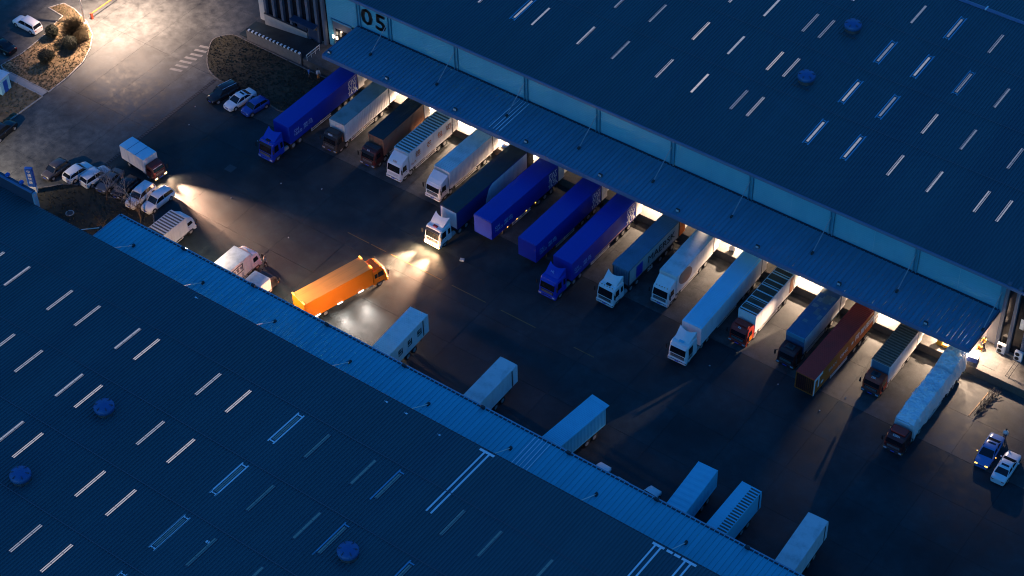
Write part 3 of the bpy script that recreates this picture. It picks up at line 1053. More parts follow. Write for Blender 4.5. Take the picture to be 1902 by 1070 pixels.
def cargo(t, L, w, z0, z1, side, roof, sstyle='corr', rstyle='corr', front=None, frame=None, leaf=None, roofrib=None, leaf_side=0, rounded=0.0, rear=True, pitch=.28):
    front = front or side
    frame = frame or side
    h = w / 2
    b = MB()
    # inner shell carries the side sheets
    b.box(-h + .05, h - .05, .02, L - .05, z0, z1 - .06, 0)
    for s in (-1, 1):
        if sstyle == 'corr':
            corr(b, s * (h - .01), s, .10, L - .10, z0 + .14, z1 - .12, pitch, .036, 0)
        elif sstyle == 'panel':
            n = max(2, int(L / 1.2))
            for i in range(n):
                a, c = .10 + (L - .2) * i / n, .10 + (L - .2) * (i + 1) / n
                x0, x1 = sorted((s * (h - .06), s * (h - .012)))
                b.box(x0, x1, a + .012, c - .012, z0 + .14, z1 - .12, 0)
        else:
            x0, x1 = sorted((s * (h - .06), s * (h - .012)))
            b.box(x0, x1, .10, L - .10, z0 + .10, z1 - .10, 0)
    if sstyle == 'corr':
        n = 9
        for i in range(n):
            a = -h + .12 + (w - .24) * i / n
            b.box(a, a + (w - .24) / n * .6, L - .055, L - .018, z0 + .14, z1 - .12, 1)
        b.box(-h + .1, h - .1, L - .07, L - .05, z0 + .1, z1 - .1, 1)
    else:
        b.box(-h + .1, h - .1, L - .06, L - .012, z0 + .1, z1 - .1, 1)
    # frame: posts and rails
    for s in (-1, 1):
        x0, x1 = sorted((s * (h - .10), s * h))
        for y0, y1 in ((0, .10), (L - .10, L)):
            b.box(x0, x1, y0, y1, z0, z1 - .06, 2)
        b.box(x0, x1, .10, L - .10, z0, z0 + .14, 2)
        b.box(x0, x1, .10, L - .10, z1 - .12, z1 - .05, 2)
    b.box(-h + .10, h - .10, L - .10, L, z1 - .14, z1 - .055, 2)
    b.box(-h + .10, h - .10, L - .10, L, z0, z0 + .12, 2)
    body = b.build('cargo_box', [side, front, frame], t)
    # roof
    r = MB()
    if rstyle == 'corr':
        n = max(1, int(L / pitch))
        p = L / n
        pts = []
        for i in range(n):
            y = i * p
            pts += [(y, 0), (y + p * .3, 0), (y + p * .5, .03), (y + p * .8, .03)]
        pts.append((L, 0))
        for (ya, a), (yc, c) in zip(pts, pts[1:]):
            r.face([(-h + .06, ya, z1 - .035 + a), (h - .06, ya, z1 - .035 + a), (h - .06, yc, z1 - .035 + c), (-h + .06, yc, z1 - .035 + c)])
        r.box(-h, -h + .07, 0, L, z1 - .05, z1)
        r.box(h - .07, h, 0, L, z1 - .05, z1)
        mats = [roof]
    elif rstyle == 'bows':
        r.box(-h + .06, h - .06, .02, L - .02, z1 - .05, z1 - .015, 0)
        r.box(-h, -h + .06, 0, L, z1 - .05, z1 + .012, 1)
        r.box(h - .06, h, 0, L, z1 - .05, z1 + .012, 1)
        n = int(L / pitch)
        for i in range(n + 1):
            y = .04 + (L - .14) * i / n
            r.box(-h + .065, h - .065, y, y + pitch * .42, z1 - .02, z1 + .02, 1)
        mats = [roof, roofrib or K['stripe']]
    else:
        rings = []
        for y in (0, .04, L - .04 - rounded, L - rounded * .4, L):
            e = .03 if y in (0, L) else 0
            zz = -e - (rounded * .35 if y == L else 0)
            rings.append([(-h + e, y, z1 - .05), (-h + e, y, z1 - .01 + zz), (-h * .6, y, z1 + .035 + zz), (h * .6, y, z1 + .035 + zz), (h - e, y, z1 - .01 + zz), (h - e, y, z1 - .05)])
        r.loft(rings)
        mats = [roof]
    r.build('roof', mats, body)
    # rear frame and swung-open door leaves
    if rear:
        MB().box(-h + .02, h - .02, -.16, -.005, z0 + .02, z1 - .04).build('rear_frame', K['black'], body)
        lm = leaf or side
        for s in (-1, 1):
            x0, x1 = sorted((s * (h - .07), s * (h - .01)))
            lb = MB()
            lb.cbox(x0, x1, -1.40, -.20, z0 + .08, z1 - .12, .02)
            for q in range(4):
                zz = z0 + .3 + q * (z1 - z0 - .6) / 3
                xx = sorted((s * (h - .012), s * (h + .014)))
                lb.box(xx[0], xx[1], -1.32, -.28, zz, zz + .05)
            lb.build('door_leaf', lm, body)
    return body


def chassis(t, y0, y1, w, z, guard=True, gy=None):
    b = MB()
    for x in (-.45, .45):
        b.box(x - .08, x + .08, y0, y1, z - .30, z - .02)
    n = int((y1 - y0) / 1.5)
    for i in range(n + 1):
        y = y0 + (y1 - y0 - .1) * i / max(1, n)
        b.box(-w / 2 + .08, w / 2 - .08, y, y + .10, z - .16, z - .03)
    b.box(-w / 2 + .1, w / 2 - .1, y0 - .06, y0 + .06, .50, .66)
    b.build('chassis', K['chassis'], t)
    if guard and gy:
        for s in (-1, 1):
            g = MB()
            for zz in (.50, .80):
                x0, x1 = sorted((s * (w / 2 - .10), s * (w / 2 - .05)))
                g.box(x0, x1, gy[0], gy[1], zz, zz + .09)
            for q in range(3):
                y = gy[0] + .1 + (gy[1] - gy[0] - .3) * q / 2
                x0, x1 = sorted((s * (w / 2 - .16), s * (w / 2 - .11)))
                g.box(x0, x1, y, y + .08, .45, z - .17)
            g.build('side_guard', K['steel'], t)


def cab(t, y0, ln, w, H, m, defl=None, dm=None, visor=None, vtext=None, vm=None, head='headoff', lamps=False, sunroof=False, ac=False, plate='plate', grille=None, stripe=None, open_door=False, lit_door_paint=None, vs=-1, bumper=None):
    """cab-over tractor cab; y0 = back of cab, ln = length, forward is +y"""
    h = w / 2
    y1 = y0 + ln
    zb = .62
    dm = dm or m
    # shell: rounded box with raked windscreen
    rings = []
    prof = [(zb, 0.0, 0.0), (1.25, 0.0, 0.0), (1.55, .02, .0), (H - .32, .26, .05), (H - .08, .42, .09), (H, .60, .16)]
    for z, ra, si in prof:
        a = h - si * .7
        yb, yf = y0 + (.06 if z == H else 0), y1 - ra
        c = .16
        rings.append([(-a, yb, z), (a, yb, z), (a, yf - c, z), (a - c * .9, yf, z), (-a + c * .9, yf, z), (-a, yf - c, z)])
    b = MB()
    b.loft(rings, 0)
    c = b.build('cab', m, t)
    # windscreen
    g = MB()
    za, zc = 1.62, H - .36
    fa = y1 - .02 - .24 * (za - 1.55) / (H - 1.87)
    fc = y1 - .02 - .24 * (zc - 1.55) / (H - 1.87)
    wa, wc = h - .20, h - .24
    g.loft([[(-wa, fa - .02, za), (wa, fa - .02, za), (wa, fa + .012, za), (-wa, fa + .012, za)], [(-wc, fc - .02, zc), (wc, fc - .02, zc), (wc, fc + .012, zc), (-wc, fc + .012, zc)]])
    g.build('windscreen', K['glass'], c)
    # wipers
    wp = MB()
    for x in (-.5, .25):
        wp.tube((x, fa + .03, za + .04), (x + .45, (fa + fc) / 2 + .03, (za + zc) / 2 - .1), .014, n=4)
    wp.build('wiper', K['black'], c)
    # doors with windows
    for s in (-1, 1):
        if open_door and s == vs:
            hx, hy = s * (h + .02), y1 - .45
            dd = MB()
            dd.cbox(-.03, .03, -1.0, 0, 0, 1.0, .02)
            dd.box(-.02, .02, -1.0, -.93, 1.0, 1.72)
            dd.box(-.02, .02, -.10, -.03, 1.0, 1.6)
            dd.box(-.02, .02, -.93, -.10, 1.64, 1.72)
            do = dd.build('door', m, c, (hx, hy, .95), s * -rad(58))
            MB().box(-.008, .008, -.92, -.11, 1.01, 1.63).build('side_window', K['glass'], do)
            MB().box(s * (h - .01) - .01, s * (h - .01) + .01, y1 - 1.45, y1 - .48, .95, H - .35).build('door_opening', K['black'], c)
            continue
        dd = MB()
        x0, x1 = sorted((s * (h - .03), s * (h + .012)))
        dd.box(x0, x1, y1 - 1.38, y1 - .42, .80, 1.56)
        do = dd.build('door', lit_door_paint if (lit_door_paint and s == vs) else m, c)
        sw = MB()
        zt = H - .42
        xa, xb = h + .008, h - .025
        for (ya, yb, yc, yd) in ((y1 - 1.34, y1 - .46, y1 - 1.34, y1 - .62),):
            sw.face([(s * xa, ya, 1.62), (s * xa, yb, 1.62), (s * xb, yd, zt), (s * xb, yc, zt)])
            sw.face([(s * (xa - .03), ya, 1.62), (s * (xa - .03), yb, 1.62), (s * (xb - .03), yd, zt), (s * (xb - .03), yc, zt)])
        sw.build('side_window', K['glass'], c)
        if ln > 1.9:
            MB().box(*sorted((s * (h - .03), s * (h + .005))), y0 + .2, y0 + .62, 1.66, H - .5).build('rear_side_window', K['glass'], c)
        MB().box(*sorted((s * (h + .015), s * (h + .035))), y1 - 1.30, y1 - 1.12, 1.36, 1.42).build('door_handle', K['dkmetal'], c)
        # mirrors
        mi = MB()
        mi.tube((s * (h - .05), y1 - .25, H - .45), (s * (h + .26), y1 - .02, H - .5), .025, n=5)
        mi.cbox(s * (h + .26) - .10, s * (h + .26) + .10, y1 - .07, y1 + .03, H - 1.15, H - .45, .03)
        mi.build('mirror', K['black'], c)
        # front wheel arch, step
        MB().box(*sorted((s * (h - .25), s * (h + .02))), y1 - 1.62, y1 - .55, .60, .82).build('wheel_arch', K['dkmetal'], c)
        MB().box(*sorted((s * (h - .3), s * (h - .02))), y1 - .52, y1 - .12, .42, .60).build('step', K['dkmetal'], c)
    # grille and bumper
    gr = MB()
    gr.cbox(-h + .34, h - .34, y1 - .02, y1 + .028, 1.02, 1.50, .02)
    go = gr.build('grille', grille or K['black'], c)
    for q in range(3):
        MB().box(-h + .42, h - .42, y1 + .03, y1 + .045, 1.10 + q * .13, 1.13 + q * .13).build('grille_bar', K['rim'], go)
    bo = MB().cbox(-h - .01, h + .01, y1 - .38, y1 + .10, .36, .88, .07).build('bumper', bumper or m, c)
    MB().box(-.26, .26, y1 + .102, y1 + .115, .52, .66).build('number_plate', K[plate], bo)
    MB().box(-h + .45, h - .45, y1 + .102, y1 + .112, .70, .80).build('air_intake', K['black'], bo)
    for s in (-1, 1):
        MB().cbox(*sorted((s * (h - .46), s * (h - .08))), y1 + .085, y1 + .125, .60, .80, .015).build('headlamp', K[head], bo)
        MB().box(*sorted((s * (h - .09), s * (h + .02))), y1 - .08, y1 + .108, .66, .76).build('indicator', K['amberoff'], bo)
    # visor over the windscreen
    if visor is not None:
        v = MB()
        v.loft([[(-h + .20, y1 - .30, H - .33), (h - .20, y1 - .30, H - .33), (h - .22, y1 - .36, H - .18), (-h + .22, y1 - .36, H - .18)],
                [(-h + .20, y1 - .08, H - .43), (h - .20, y1 - .08, H - .43), (h - .20, y1 - .07, H - .39), (-h + .20, y1 - .07, H - .39)]])
        v.build('sun_visor', visor, c)
    if vtext:
        put_text(vtext, (0, y1 - .40, H - .02), (-1, 0, 0), (0, -.75, .66), .34, vm or K['txtwh'], c)
    # roof deflector
    if defl == 'high':
        db = MB()
        nu, nv = 7, 4
        top, bot = [], []
        for j in range(nv + 1):
            v = j / nv
            row, rb = [], []
            for i in range(nu):
                u = -1 + 2 * i / (nu - 1)
                back = y0 + .42 * (1 - u * u) - .05
                fr = y1 - .95
                y = fr + (back - fr) * v
                z = H + .03 + .88 * v ** .85 * (.86 + .14 * u * u)
                x = u * (h - .14 - .12 * (1 - v))
                row.append((x, y, z))
                rb.append((x, y, H - .02))
            top.append(row)
            bot.append(rb)
        rings = []
        for j in range(nv + 1):
            rings.append(top[j] + list(reversed(bot[j])))
        db.loft(rings)
        df = db.build('roof_deflector', dm, c)
        if sunroof:
            ys = y1 - 1.02
            MB().cbox(-.34, .34, ys - .02, ys + .34, H - .02, H + .12, .04).build('roof_hatch', sunroof, c)
    elif defl == 'slope':
        db = MB()
        a = h - .06
        zt = H + .72
        db.loft([[(-a + .12, y1 - .52, H - .10), (a - .12, y1 - .52, H - .10), (a - .12, y1 - .50, H - .02), (-a + .12, y1 - .50, H - .02)],
                 [(-a + .05, y1 - .85, H - .12), (a - .05, y1 - .85, H - .12), (a - .05, y1 - .85, H + .22), (-a + .05, y1 - .85, H + .22)],
                 [(-a, y0 + .12, H - .15), (a, y0 + .12, H - .15), (a, y0 + .12, zt - .10), (-a, y0 + .12, zt - .10)],
                 [(-a, y0 + .02, H - .15), (a, y0 + .02, H - .15), (a, y0 + .02, zt), (-a, y0 + .02, zt)]])
        db.build('roof_deflector', dm, c)
    elif defl == 'low':
        db = MB()
        a = h - .30
        db.cbox(-a, a, y0 + .15, y1 - .75, H - .02, H + .20, .10)
        db.build('roof_pod', dm, c)
    elif defl == 'arch':
        db = MB()
        rings = []
        for y, k in ((y1 - .55, .05), (y1 - .9, .45), (y0 + .45, .62), (y0 + .35, .62)):
            ring = []
            for i in range(9):
                u = -1 + 2 * i / 8
                ring.append((u * (h - .08), y, H - .04 + k * math.sqrt(max(0, 1 - u ** 2 * .92))))
            ring += [(h - .08, y, H - .06), (-h + .08, y, H - .06)]
            rings.append(ring)
        db.loft(rings)
        db.build('roof_deflector', dm, c)
    if ac:
        MB().cbox(-.52, .52, y1 - 1.35, y1 - .62, H - .02, H + .17, .07).build('roof_unit', K['dkmetal'], c)
        MB().lathe([(.24, 0), (.24, .05), (.2, .06)], c=(0, y1 - .98, H + .17), n=12).build('fan', K['black'], c)
    for i in range(5 if lamps else 0):
        x = -h * .62 + i * h * .31
        MB().cbox(x - .07, x + .07, y1 - .56, y1 - .46, H - .05, H + .05, .02).build('roof_marker', K['amberoff'] if lamps != 'on' else K['amber'], c)
    # tank
    for s in (-1, 1):
        MB().lathe([(.26, 0), (.28, .03), (.28, .85), (.26, .88)], axis='y', c=(s * (h - .34), y0 - .95, .66), n=12).build('fuel_tank', K['rim'], t)
    return c


FARG = 'trucks and trailers backed up to the lit dock'


def far_truck(label, x, L, w, yaw=0.0, rigid=True, cat='truck', name='box_truck', rear=16.4):
    return thing(name, label, cat, (x, rear, 0), math.pi - rad(yaw), FARG)


def rigid(t, L, w, z1=3.9, cabl=1.9, gap=.12, wh=None):
    chassis(t, .2, L + .8, w, 1.16, True, (3.3, L - 1.2))
    wheels(t, wh or [1.55, 2.85, L - .2, L + .95], w, 1.0, (1.55, 2.85))


def semi(t, L, w, cabl, gap, tractor=True):
    chassis(t, .2, L - .3, w, 1.22, True, (5.6, L - 4.2))
    wheels(t, [1.3, 2.6, 3.9], w, 1.0)
    if tractor:
        yc = L + gap
        b = MB()
        for x in (-.42, .42):
            b.box(x - .07, x + .07, L - 2.6, yc + cabl - .3, .72, .93)
        b.box(-.9, .9, L - 1.7, L - .7, .94, 1.12)
        b.build('tractor_frame', K['chassis'], t)
        wheels(t, [L - 1.9, L - .6, yc + cabl - 1.08], w - .05, 1.0, (L - 1.9, L - .6))
    else:
        for s in (-1, 1):
            lg = MB()
            lg.box(*sorted((s * .85, s * 1.0)), L - 2.9, L - 2.72, .06, 1.05)
            lg.box(*sorted((s * .78, s * 1.07)), L - 3.0, L - 2.62, 0, .06)
            lg.build('landing_leg', K['dkmetal'], t)


def lettering_far(t, s, x, yw, z, size, m, rear=16.4, sx=1.0, w=2.5):
    """letters on the +x face of a truck backed to the far dock; yw = distance from its rear"""
    put_text(s, (-(w / 2 + .012), yw, z), (0, -1, 0), (0, 0, 1), size, m, t, sx=sx)


def pattern_far(t, w, y0=.15, z0=1.35, z1=3.7):
    for i, s in enumerate(('ITAT', 'ATAI', 'ITAJ', 'TATA')):
        lettering_far(t, s, 0, 1.05, z1 - .33 - i * .60, .82, K['txtwh'], w=w, sx=.95)


# 1 blue articulated truck at the left end of the dock
t = far_truck('blue articulated truck parked leftmost at the lit dock beside the oval lawn', -44.72, 13.85, 2.75, .8, cat='truck', name='articulated_truck')
semi(t, 13.85, 2.7, 2.4, 1.15)
bx = cargo(t, 13.85, 2.75, 1.15, 4.05, K['royal'], K['royal'], 'smooth', 'smooth', leaf=K['whitebox'])
cab(t, 15.0, 2.35, 2.5, 3.05, K['royalcab'], 'high', K['royalcab'], visor=K['black'], sunroof=K['black'], lamps=True)
put_text('CAI', (-1.385, 12.5, 2.75), (0, -1, 0), (0, 0, 1), .62, K['txtpb'], bx)
put_text('NIAO', (-1.385, 12.2, 2.15), (0, -1, 0), (0, 0, 1), .62, K['txtpb'], bx)
put_text('菜鸟', (-1.385, 10.2, 2.3), (0, -1, 0), (0, 0, 1), .95, K['txtpb'], bx)
pattern_far(bx, 2.75)

# 2 grey box truck, dark cab
t = far_truck('grey box truck with stained roof and dark brown cab, second truck along the dock', -39.2, 9.35, 2.55, -.6)
rigid(t, 9.35, 2.5)
bx = cargo(t, 9.35, 2.55, 1.15, 4.0, K['whitebox'], K['greyroof'], 'corr', 'smooth', pitch=.34)
cab(t, 9.5, 1.75, 2.4, 2.85, K['dkcab'], 'low', K['dkcab'], visor=K['black'], vtext='EESA', lit_door_paint=None)
MB().box(-1.27, 1.27, .3, 9.2, 3.99, 4.0).build('roof_edge', K['greyroof'], bx)

# 3 brown corrugated container truck, red cab
t = far_truck('brown ribbed container truck with a dark red cab, next to the grey stained one', -33.25, 8.7, 2.5, -1.0, name='container_truck')
rigid(t, 8.7, 2.45)
bx = cargo(t, 8.7, 2.5, 1.2, 3.95, K['brown'], K['dkroof'], 'corr', 'bows', roofrib=K['dkroof'], leaf=K['whitebox'], pitch=.26)
cab(t, 8.85, 1.9, 2.4, 2.75, K['maroon'], None, visor=K['black'], vtext='RA', bumper=K['dkmetal'])
MB().box(-1.1, 1.1, 9.0, 9.75, 2.76, 2.86).build('roof_plate', K['dkroof'], t)

# 4 white truck with orange characters
t = far_truck('white box truck with four orange characters on its side and a striped roof', -28.5, 8.9, 2.48, .8)
rigid(t, 8.9, 2.45)
bx = cargo(t, 8.9, 2.48, 1.15, 3.95, K['whitebox'], K['grime'], 'panel', 'bows', roofrib=K['stripe'], pitch=.50)
for s, y in (('德', 7.15), ('农', 4.85), ('包', 2.55), ('切', .75)):
    put_text(s, (-1.255, y, 2.75), (0, -1, 0), (0, 0, 1), 1.05, K['txtor'], bx)
put_text('RS 13', (-1.255, 8.1, 1.85), (0, -1, 0), (0, 0, 1), .42, K['txtor'], bx)
cab(t, 9.05, 1.8, 2.42, 2.9, K['white'], 'slope', K['white'], visor=None, grille=K['white'])
put_text('RAS', (0, 10.32, 3.02), (-1, 0, 0), (0, -.75, .66), .36, K['txtor'], t)

# 5 white ribbed truck
t = far_truck('white ribbed box truck with a white cab, just left of the truck with lit headlamps', -21.85, 8.9, 2.5, 1.6)
rigid(t, 8.9, 2.45)
cargo(t, 8.9, 2.5, 1.15, 3.95, K['whitebox'], K['paleroof'], 'corr', 'corr', pitch=.26)
cab(t, 9.1, 1.9, 2.42, 2.85, K['white'], 'slope', K['white'], visor=K['white'], grille=K['dkmetal'])

# 6 dark curtain trailer, lit headlamps
t = far_truck('articulated truck with a dark roof and white cab, its headlamps lighting the yard', -16.35, 14.5, 2.65, 1.7, name='articulated_truck')
semi(t, 14.5, 2.6, 2.4, 1.1)
bx = cargo(t, 14.5, 2.7, 1.15, 4.05, K['navyside'], K['dkroof'], 'smooth', 'smooth', front=K['palebox'], leaf=K['dkmetal'])
pw2 = MB()
rings = []
for y in [.12 + 8.6 * i / 12 for i in range(13)]:
    k = min(1, (8.72 - y) / 1.6)
    zt = 1.35 + 2.45 * math.sqrt(max(0.02, 1 - (1 - k) ** 2))
    rings.append([(-1.354, y, 1.3), (-1.354, y, zt), (-1.372, y, zt - .02), (-1.378, y, 1.32)])
pw2.loft(rings, smooth=False)
pw2.build('white_side_panel', K['palebox'], bx)
c6 = cab(t, 15.6, 2.35, 2.5, 3.0, K['white'], 'high', K['white'], visor=K['dkmetal'], head='headon', sunroof=K['redcab'], lamps=False, plate='platey')
MB().box(-1.15, 1.15, 18.055, 18.07, .42, .56).build('lit_bumper_strip', K['headon'], c6)
for s in (-1, 1):
    light('SPOT', 'headlight', (s * .95, 18.15, .85), 95000, (1, .52, .30), t, target=(s * 2.4 + 2.0, 32, .5), size=.2, angle=52, blend=1)
    light('SPOT', 'headlight', (s * .95, 18.15, .85), 3600, (1, .54, .28), t, target=(s * 1.6 + .6, 23, -.6), size=.2, angle=125, blend=1)
light('POINT', 'bumper_fill_light', (0, 19.0, .55), 420, (1, .58, .3), t, size=.25)  # fill light added ahead of the bumper, no lamp stands there

# 7, 8 blue trailers without tractors
for k, (x, L, w, yw, lb) in enumerate(((-11.55, 13.55, 2.8, 2.6, 'blue trailer without a tractor, right beside the truck with lit headlamps'),
                                       (-4.85, 13.75, 2.75, 1.5, 'blue trailer without a tractor, left neighbour of the blue articulated truck'))):
    t = far_truck(lb, x, L, w, yw, cat='trailer', name='box_trailer')
    semi(t, L, w - .05, 0, 0, False)
    bx = cargo(t, L, w, 1.15, 4.05, K['royal'], K['royal'], 'smooth', 'smooth', rounded=.25, leaf=K['whitebox'])
    pattern_far(bx, w)
    put_text('CAI', (-w / 2 - .01, L - 1.2, 2.6), (0, -1, 0), (0, 0, 1), .6, K['txtpb'], bx)
    put_text('NIAO', (-w / 2 - .01, L - 1.5, 2.05), (0, -1, 0), (0, 0, 1), .6, K['txtpb'], bx)
    put_text('菜鸟', (-w / 2 - .01, L - 3.4, 2.2), (0, -1, 0), (0, 0, 1), .9, K['txtpb'], bx)
    for i in range(4):
        MB().box(*sorted((-w / 2 - .005, -w / 2 + .03)), 4.6 + i * 1.9, 4.75 + i * 1.9, 1.02, 1.12).build('marker_lamp', K['amber'] if k == 0 else K['amberoff'], t)

# 9 blue articulated truck in the middle
t = far_truck('blue articulated truck in the middle of the dock, right of two blue trailers', .35, 13.9, 2.75, .5, name='articulated_truck')
semi(t, 13.9, 2.7, 2.35, 1.0)
bx = cargo(t, 13.9, 2.78, 1.15, 4.05, K['royal'], K['royal'], 'smooth', 'smooth', leaf=K['whitebox'])
pattern_far(bx, 2.78)
put_text('CAI', (-1.4, 12.9, 2.55), (0, -1, 0), (0, 0, 1), .58, K['txtpb'], bx)
put_text('NIAO', (-1.4, 12.6, 2.0), (0, -1, 0), (0, 0, 1), .58, K['txtpb'], bx)
put_text('菜鸟', (-1.4, 10.6, 2.15), (0, -1, 0), (0, 0, 1), .9, K['txtpb'], bx)
cab(t, 14.85, 2.35, 2.5, 3.05, K['royalcab'], 'high', K['royalcab'], visor=K['royalcab'], lamps=False)
put_text('HL', (0, 15.95, 3.62), (-1, 0, 0), (0, -.66, .5), .45, K['txtpb'], t)
MB().box(-1.396, -1.375, .3, 9, 1.30, 1.36).build('side_stripe', K['platey'], bx)

# 10 grey container with the big black letters
t = far_truck('grey container on a trailer with large black letters, pulled by a white cab', 7.0, 10.85, 2.42, 1.4, name='articulated_truck')
semi(t, 10.85, 2.42, 2.3, 1.0)
bx = cargo(t, 10.85, 2.44, 1.25, 4.0, K['greycont'], K['tealroof'], 'corr', 'corr', front=K['tealroof'], leaf=K['orange'], pitch=.27, frame=K['dkmetal'])
put_text('MAERSK', (-1.245, 3.9, 2.62), (0, -1, 0), (0, 0, 1), 1.5, K['txtbk'], bx, sx=1.08)
MB().box(-1.255, -1.21, 8.0, 9.3, 1.6, 3.4).build('blue_patch', K['royal'], bx)
MB().loft([[(-1.23, 8.6, 3.95), (1.23, 8.6, 3.95), (1.23, 8.6, 4.03), (-1.23, 8.6, 4.03)], [(-1.25, 10.4, 3.8), (1.25, 10.4, 3.8), (1.25, 10.4, 4.05), (-1.25, 10.4, 4.05)], [(-1.2, 10.98, 3.7), (1.2, 10.98, 3.7), (1.2, 10.98, 3.95), (-1.2, 10.98, 3.95)]]).build('roof_cover', K['tealroof'], bx)
cab(t, 11.95, 2.3, 2.46, 3.0, K['white'], 'high', K['white'], visor=None, sunroof=K['black'], lamps=True)

# 11 white truck with brown disc
t = far_truck('white box truck with a large brown disc printed on its side', 11.95, 8.55, 2.5, -.8)
rigid(t, 8.55, 2.45)
bx = cargo(t, 8.55, 2.5, 1.15, 4.0, K['whitebox'], K['paleroof'], 'smooth', 'smooth', frame=K['white'])
dsc = MB()
ring = []
for i in range(28):
    a = 2 * math.pi * i / 28
    y, z = 6.55 + 1.55 * math.cos(a), 2.75 + 1.2 * math.sin(a)
    z = min(3.88, max(1.3, z + .35 * math.cos(a)))
    ring.append((y, z))
dsc.loft([[(-1.239, y, z) for y, z in ring], [(-1.246, y, z) for y, z in ring]])
dsc.build('disc_print', K['disc'], bx)
cab(t, 8.7, 1.75, 2.42, 2.9, K['white'], 'slope', K['white'], visor=None, lamps=True, grille=K['dkmetal'])

# 12 long pale blue trailer, door open
t = far_truck('long pale blue articulated truck with its cab door standing open', 18.75, 14.25, 2.6, -.9, name='articulated_truck')
semi(t, 14.25, 2.55, 2.4, .85)
bx = cargo(t, 14.25, 2.65, 1.15, 4.0, K['palebox'], K['blueroof'], 'panel', 'smooth', leaf=K['whitebox'], pitch=.26)
rb = MB()
for i in range(26):
    y = 7.6 + i * .245
    rb.box(-1.2, 1.05, y, y + .10, 4.03, 4.065)
rb.build('roof_rib', K['blueroof'], bx)
MB().loft([[(-1.33, 0, 3.72), (-1.34, 0, 3.76), (-1.0, 0, 4.05), (-.98, 0, 4.0)], [(-1.33, 14.2, 3.72), (-1.34, 14.2, 3.76), (-1.0, 14.2, 4.05), (-.98, 14.2, 4.0)]]).build('roof_chamfer', K['whitebox'], bx)
cab(t, 14.95, 2.4, 2.5, 3.05, K['white'], 'high', K['white'], visor=K['white'], sunroof=K['skybox'], open_door=True, grille=K['black'], bumper=K['white'])

# 13 white truck with rusty striped roof, red cab, the orange light on its door put into the paint
t = far_truck('white box truck with a rusty striped roof and a red cab', 23.4, 8.85, 2.4, .6)
rigid(t, 8.85, 2.38)
bx = cargo(t, 8.85, 2.42, 1.2, 4.0, K['whitebox'], K['rust'], 'panel', 'bows', roofrib=K['stripe'], leaf=K['whitebox'], pitch=.40)
MB().box(-1.222, -1.2, .12, .9, 1.4, 3.8).build('orange_panel', K['brown'], bx)
cab(t, 9.0, 1.8, 2.4, 2.75, K['redcab'], 'low', K['redcab'], visor=K['redcab'], vtext='RA', lit_door_paint=K['truckorange'], bumper=K['redcab'])
rr = random.Random(31)
for i in range(7):
    y = .4 + i * 1.2 + rr.uniform(-.1, .1)
    MB().box(-1.14, 1.14, y, y + rr.uniform(.55, .75), 4.021, 4.026).build('rusty_sheet', K['rust'], bx)

# 14 patched tarpaulin roof
t = far_truck('truck with a patched dark blue tarpaulin roof, left of the orange red container', 29.8, 8.7, 2.4, .2)
rigid(t, 8.7, 2.38)
bx = cargo(t, 8.7, 2.42, 1.2, 3.95, K['palebox'], K['tarp'], 'smooth', 'smooth', front=K['tarp'], frame=K['tarp'])
rr = random.Random(11)
for i in range(22):
    y = .2 + abs(rr.gauss(0, 1)) * 2.2
    if y > 7.3:
        continue
    x = rr.uniform(-1.1, .5)
    w_, l_ = rr.uniform(.3, .75), rr.uniform(.35, .9)
    zz = 3.990 + i * .0008
    zz -= .0
    flat_ = MB().box(x, min(1.15, x + w_), y, y + l_, zz - .003, zz)
    flat_.build('tarp_patch', K['tarppatch'], bx)
MB().cbox(-1.23, 1.23, 8.62, 8.78, 3.3, 3.97, .04).build('rolled_tarp', K['canopyF'], bx)
cab(t, 8.9, 1.75, 2.38, 2.7, K['maroon'], None, visor=K['maroon'], ac=True)

# 15 red container trailer without tractor
t = far_truck('long orange red container trailer without a tractor, white characters near its rear', 34.2, 13.75, 2.45, .9, cat='trailer', name='container_trailer')
semi(t, 13.75, 2.42, 0, 0, False)
bx = cargo(t, 13.75, 2.46, 1.3, 4.0, K['orange'], K['redroof'], 'corr', 'corr', front=K['maroon'], leaf=K['whitebox'], pitch=.27)
for s, y in (('国', .45), ('图', 1.5), ('厨', 2.6), ('网', 3.85)):
    put_text(s, (-1.255, y, 2.75), (0, -1, 0), (0, 0, 1), 1.05, K['txtwh'], bx)
MB().box(-1.262, -1.236, 4.75, 5.15, 2.45, 2.85).build('white_mark', K['txtwh'], bx)
put_text('CIMC', (-1.255, 6.9, 2.6), (0, -1, 0), (0, 0, 1), .75, K['txtwh'], bx)
put_text('TRAN', (-1.255, 9.5, 2.6), (0, -1, 0), (0, 0, 1), .75, K['greycont'], bx)
gb = MB()
gb.box(-1.27, -1.236, 13.55, 13.78, 1.3, 3.95)
gb.box(-1.27, -1.236, 11.9, 13.54, 3.55, 3.95)
gb.box(-1.27, -1.236, 12.6, 12.85, 2.0, 3.54)
gb.box(-1.27, -1.236, 11.6, 12.1, 2.0, 2.35)
gb.build('white_bracket_print', K['whitebox'], bx)

# 16 dark roofed truck, red cab
t = far_truck('short truck with a dark rust streaked roof, right of the orange red container', 40.1, 7.0, 2.35, .2)
rigid(t, 7.0, 2.33)
bx = cargo(t, 7.0, 2.38, 1.2, 3.95, K['whitebox'], K['rust'], 'panel', 'bows', front=K['tealroof'], roofrib=K['rustrib'], leaf=K['whitebox'], pitch=.42)
cab(t, 7.15, 1.75, 2.35, 2.75, K['redcab2'], None, visor=K['redcab2'], vtext='E5R', ac=True, bumper=K['dkmetal'])

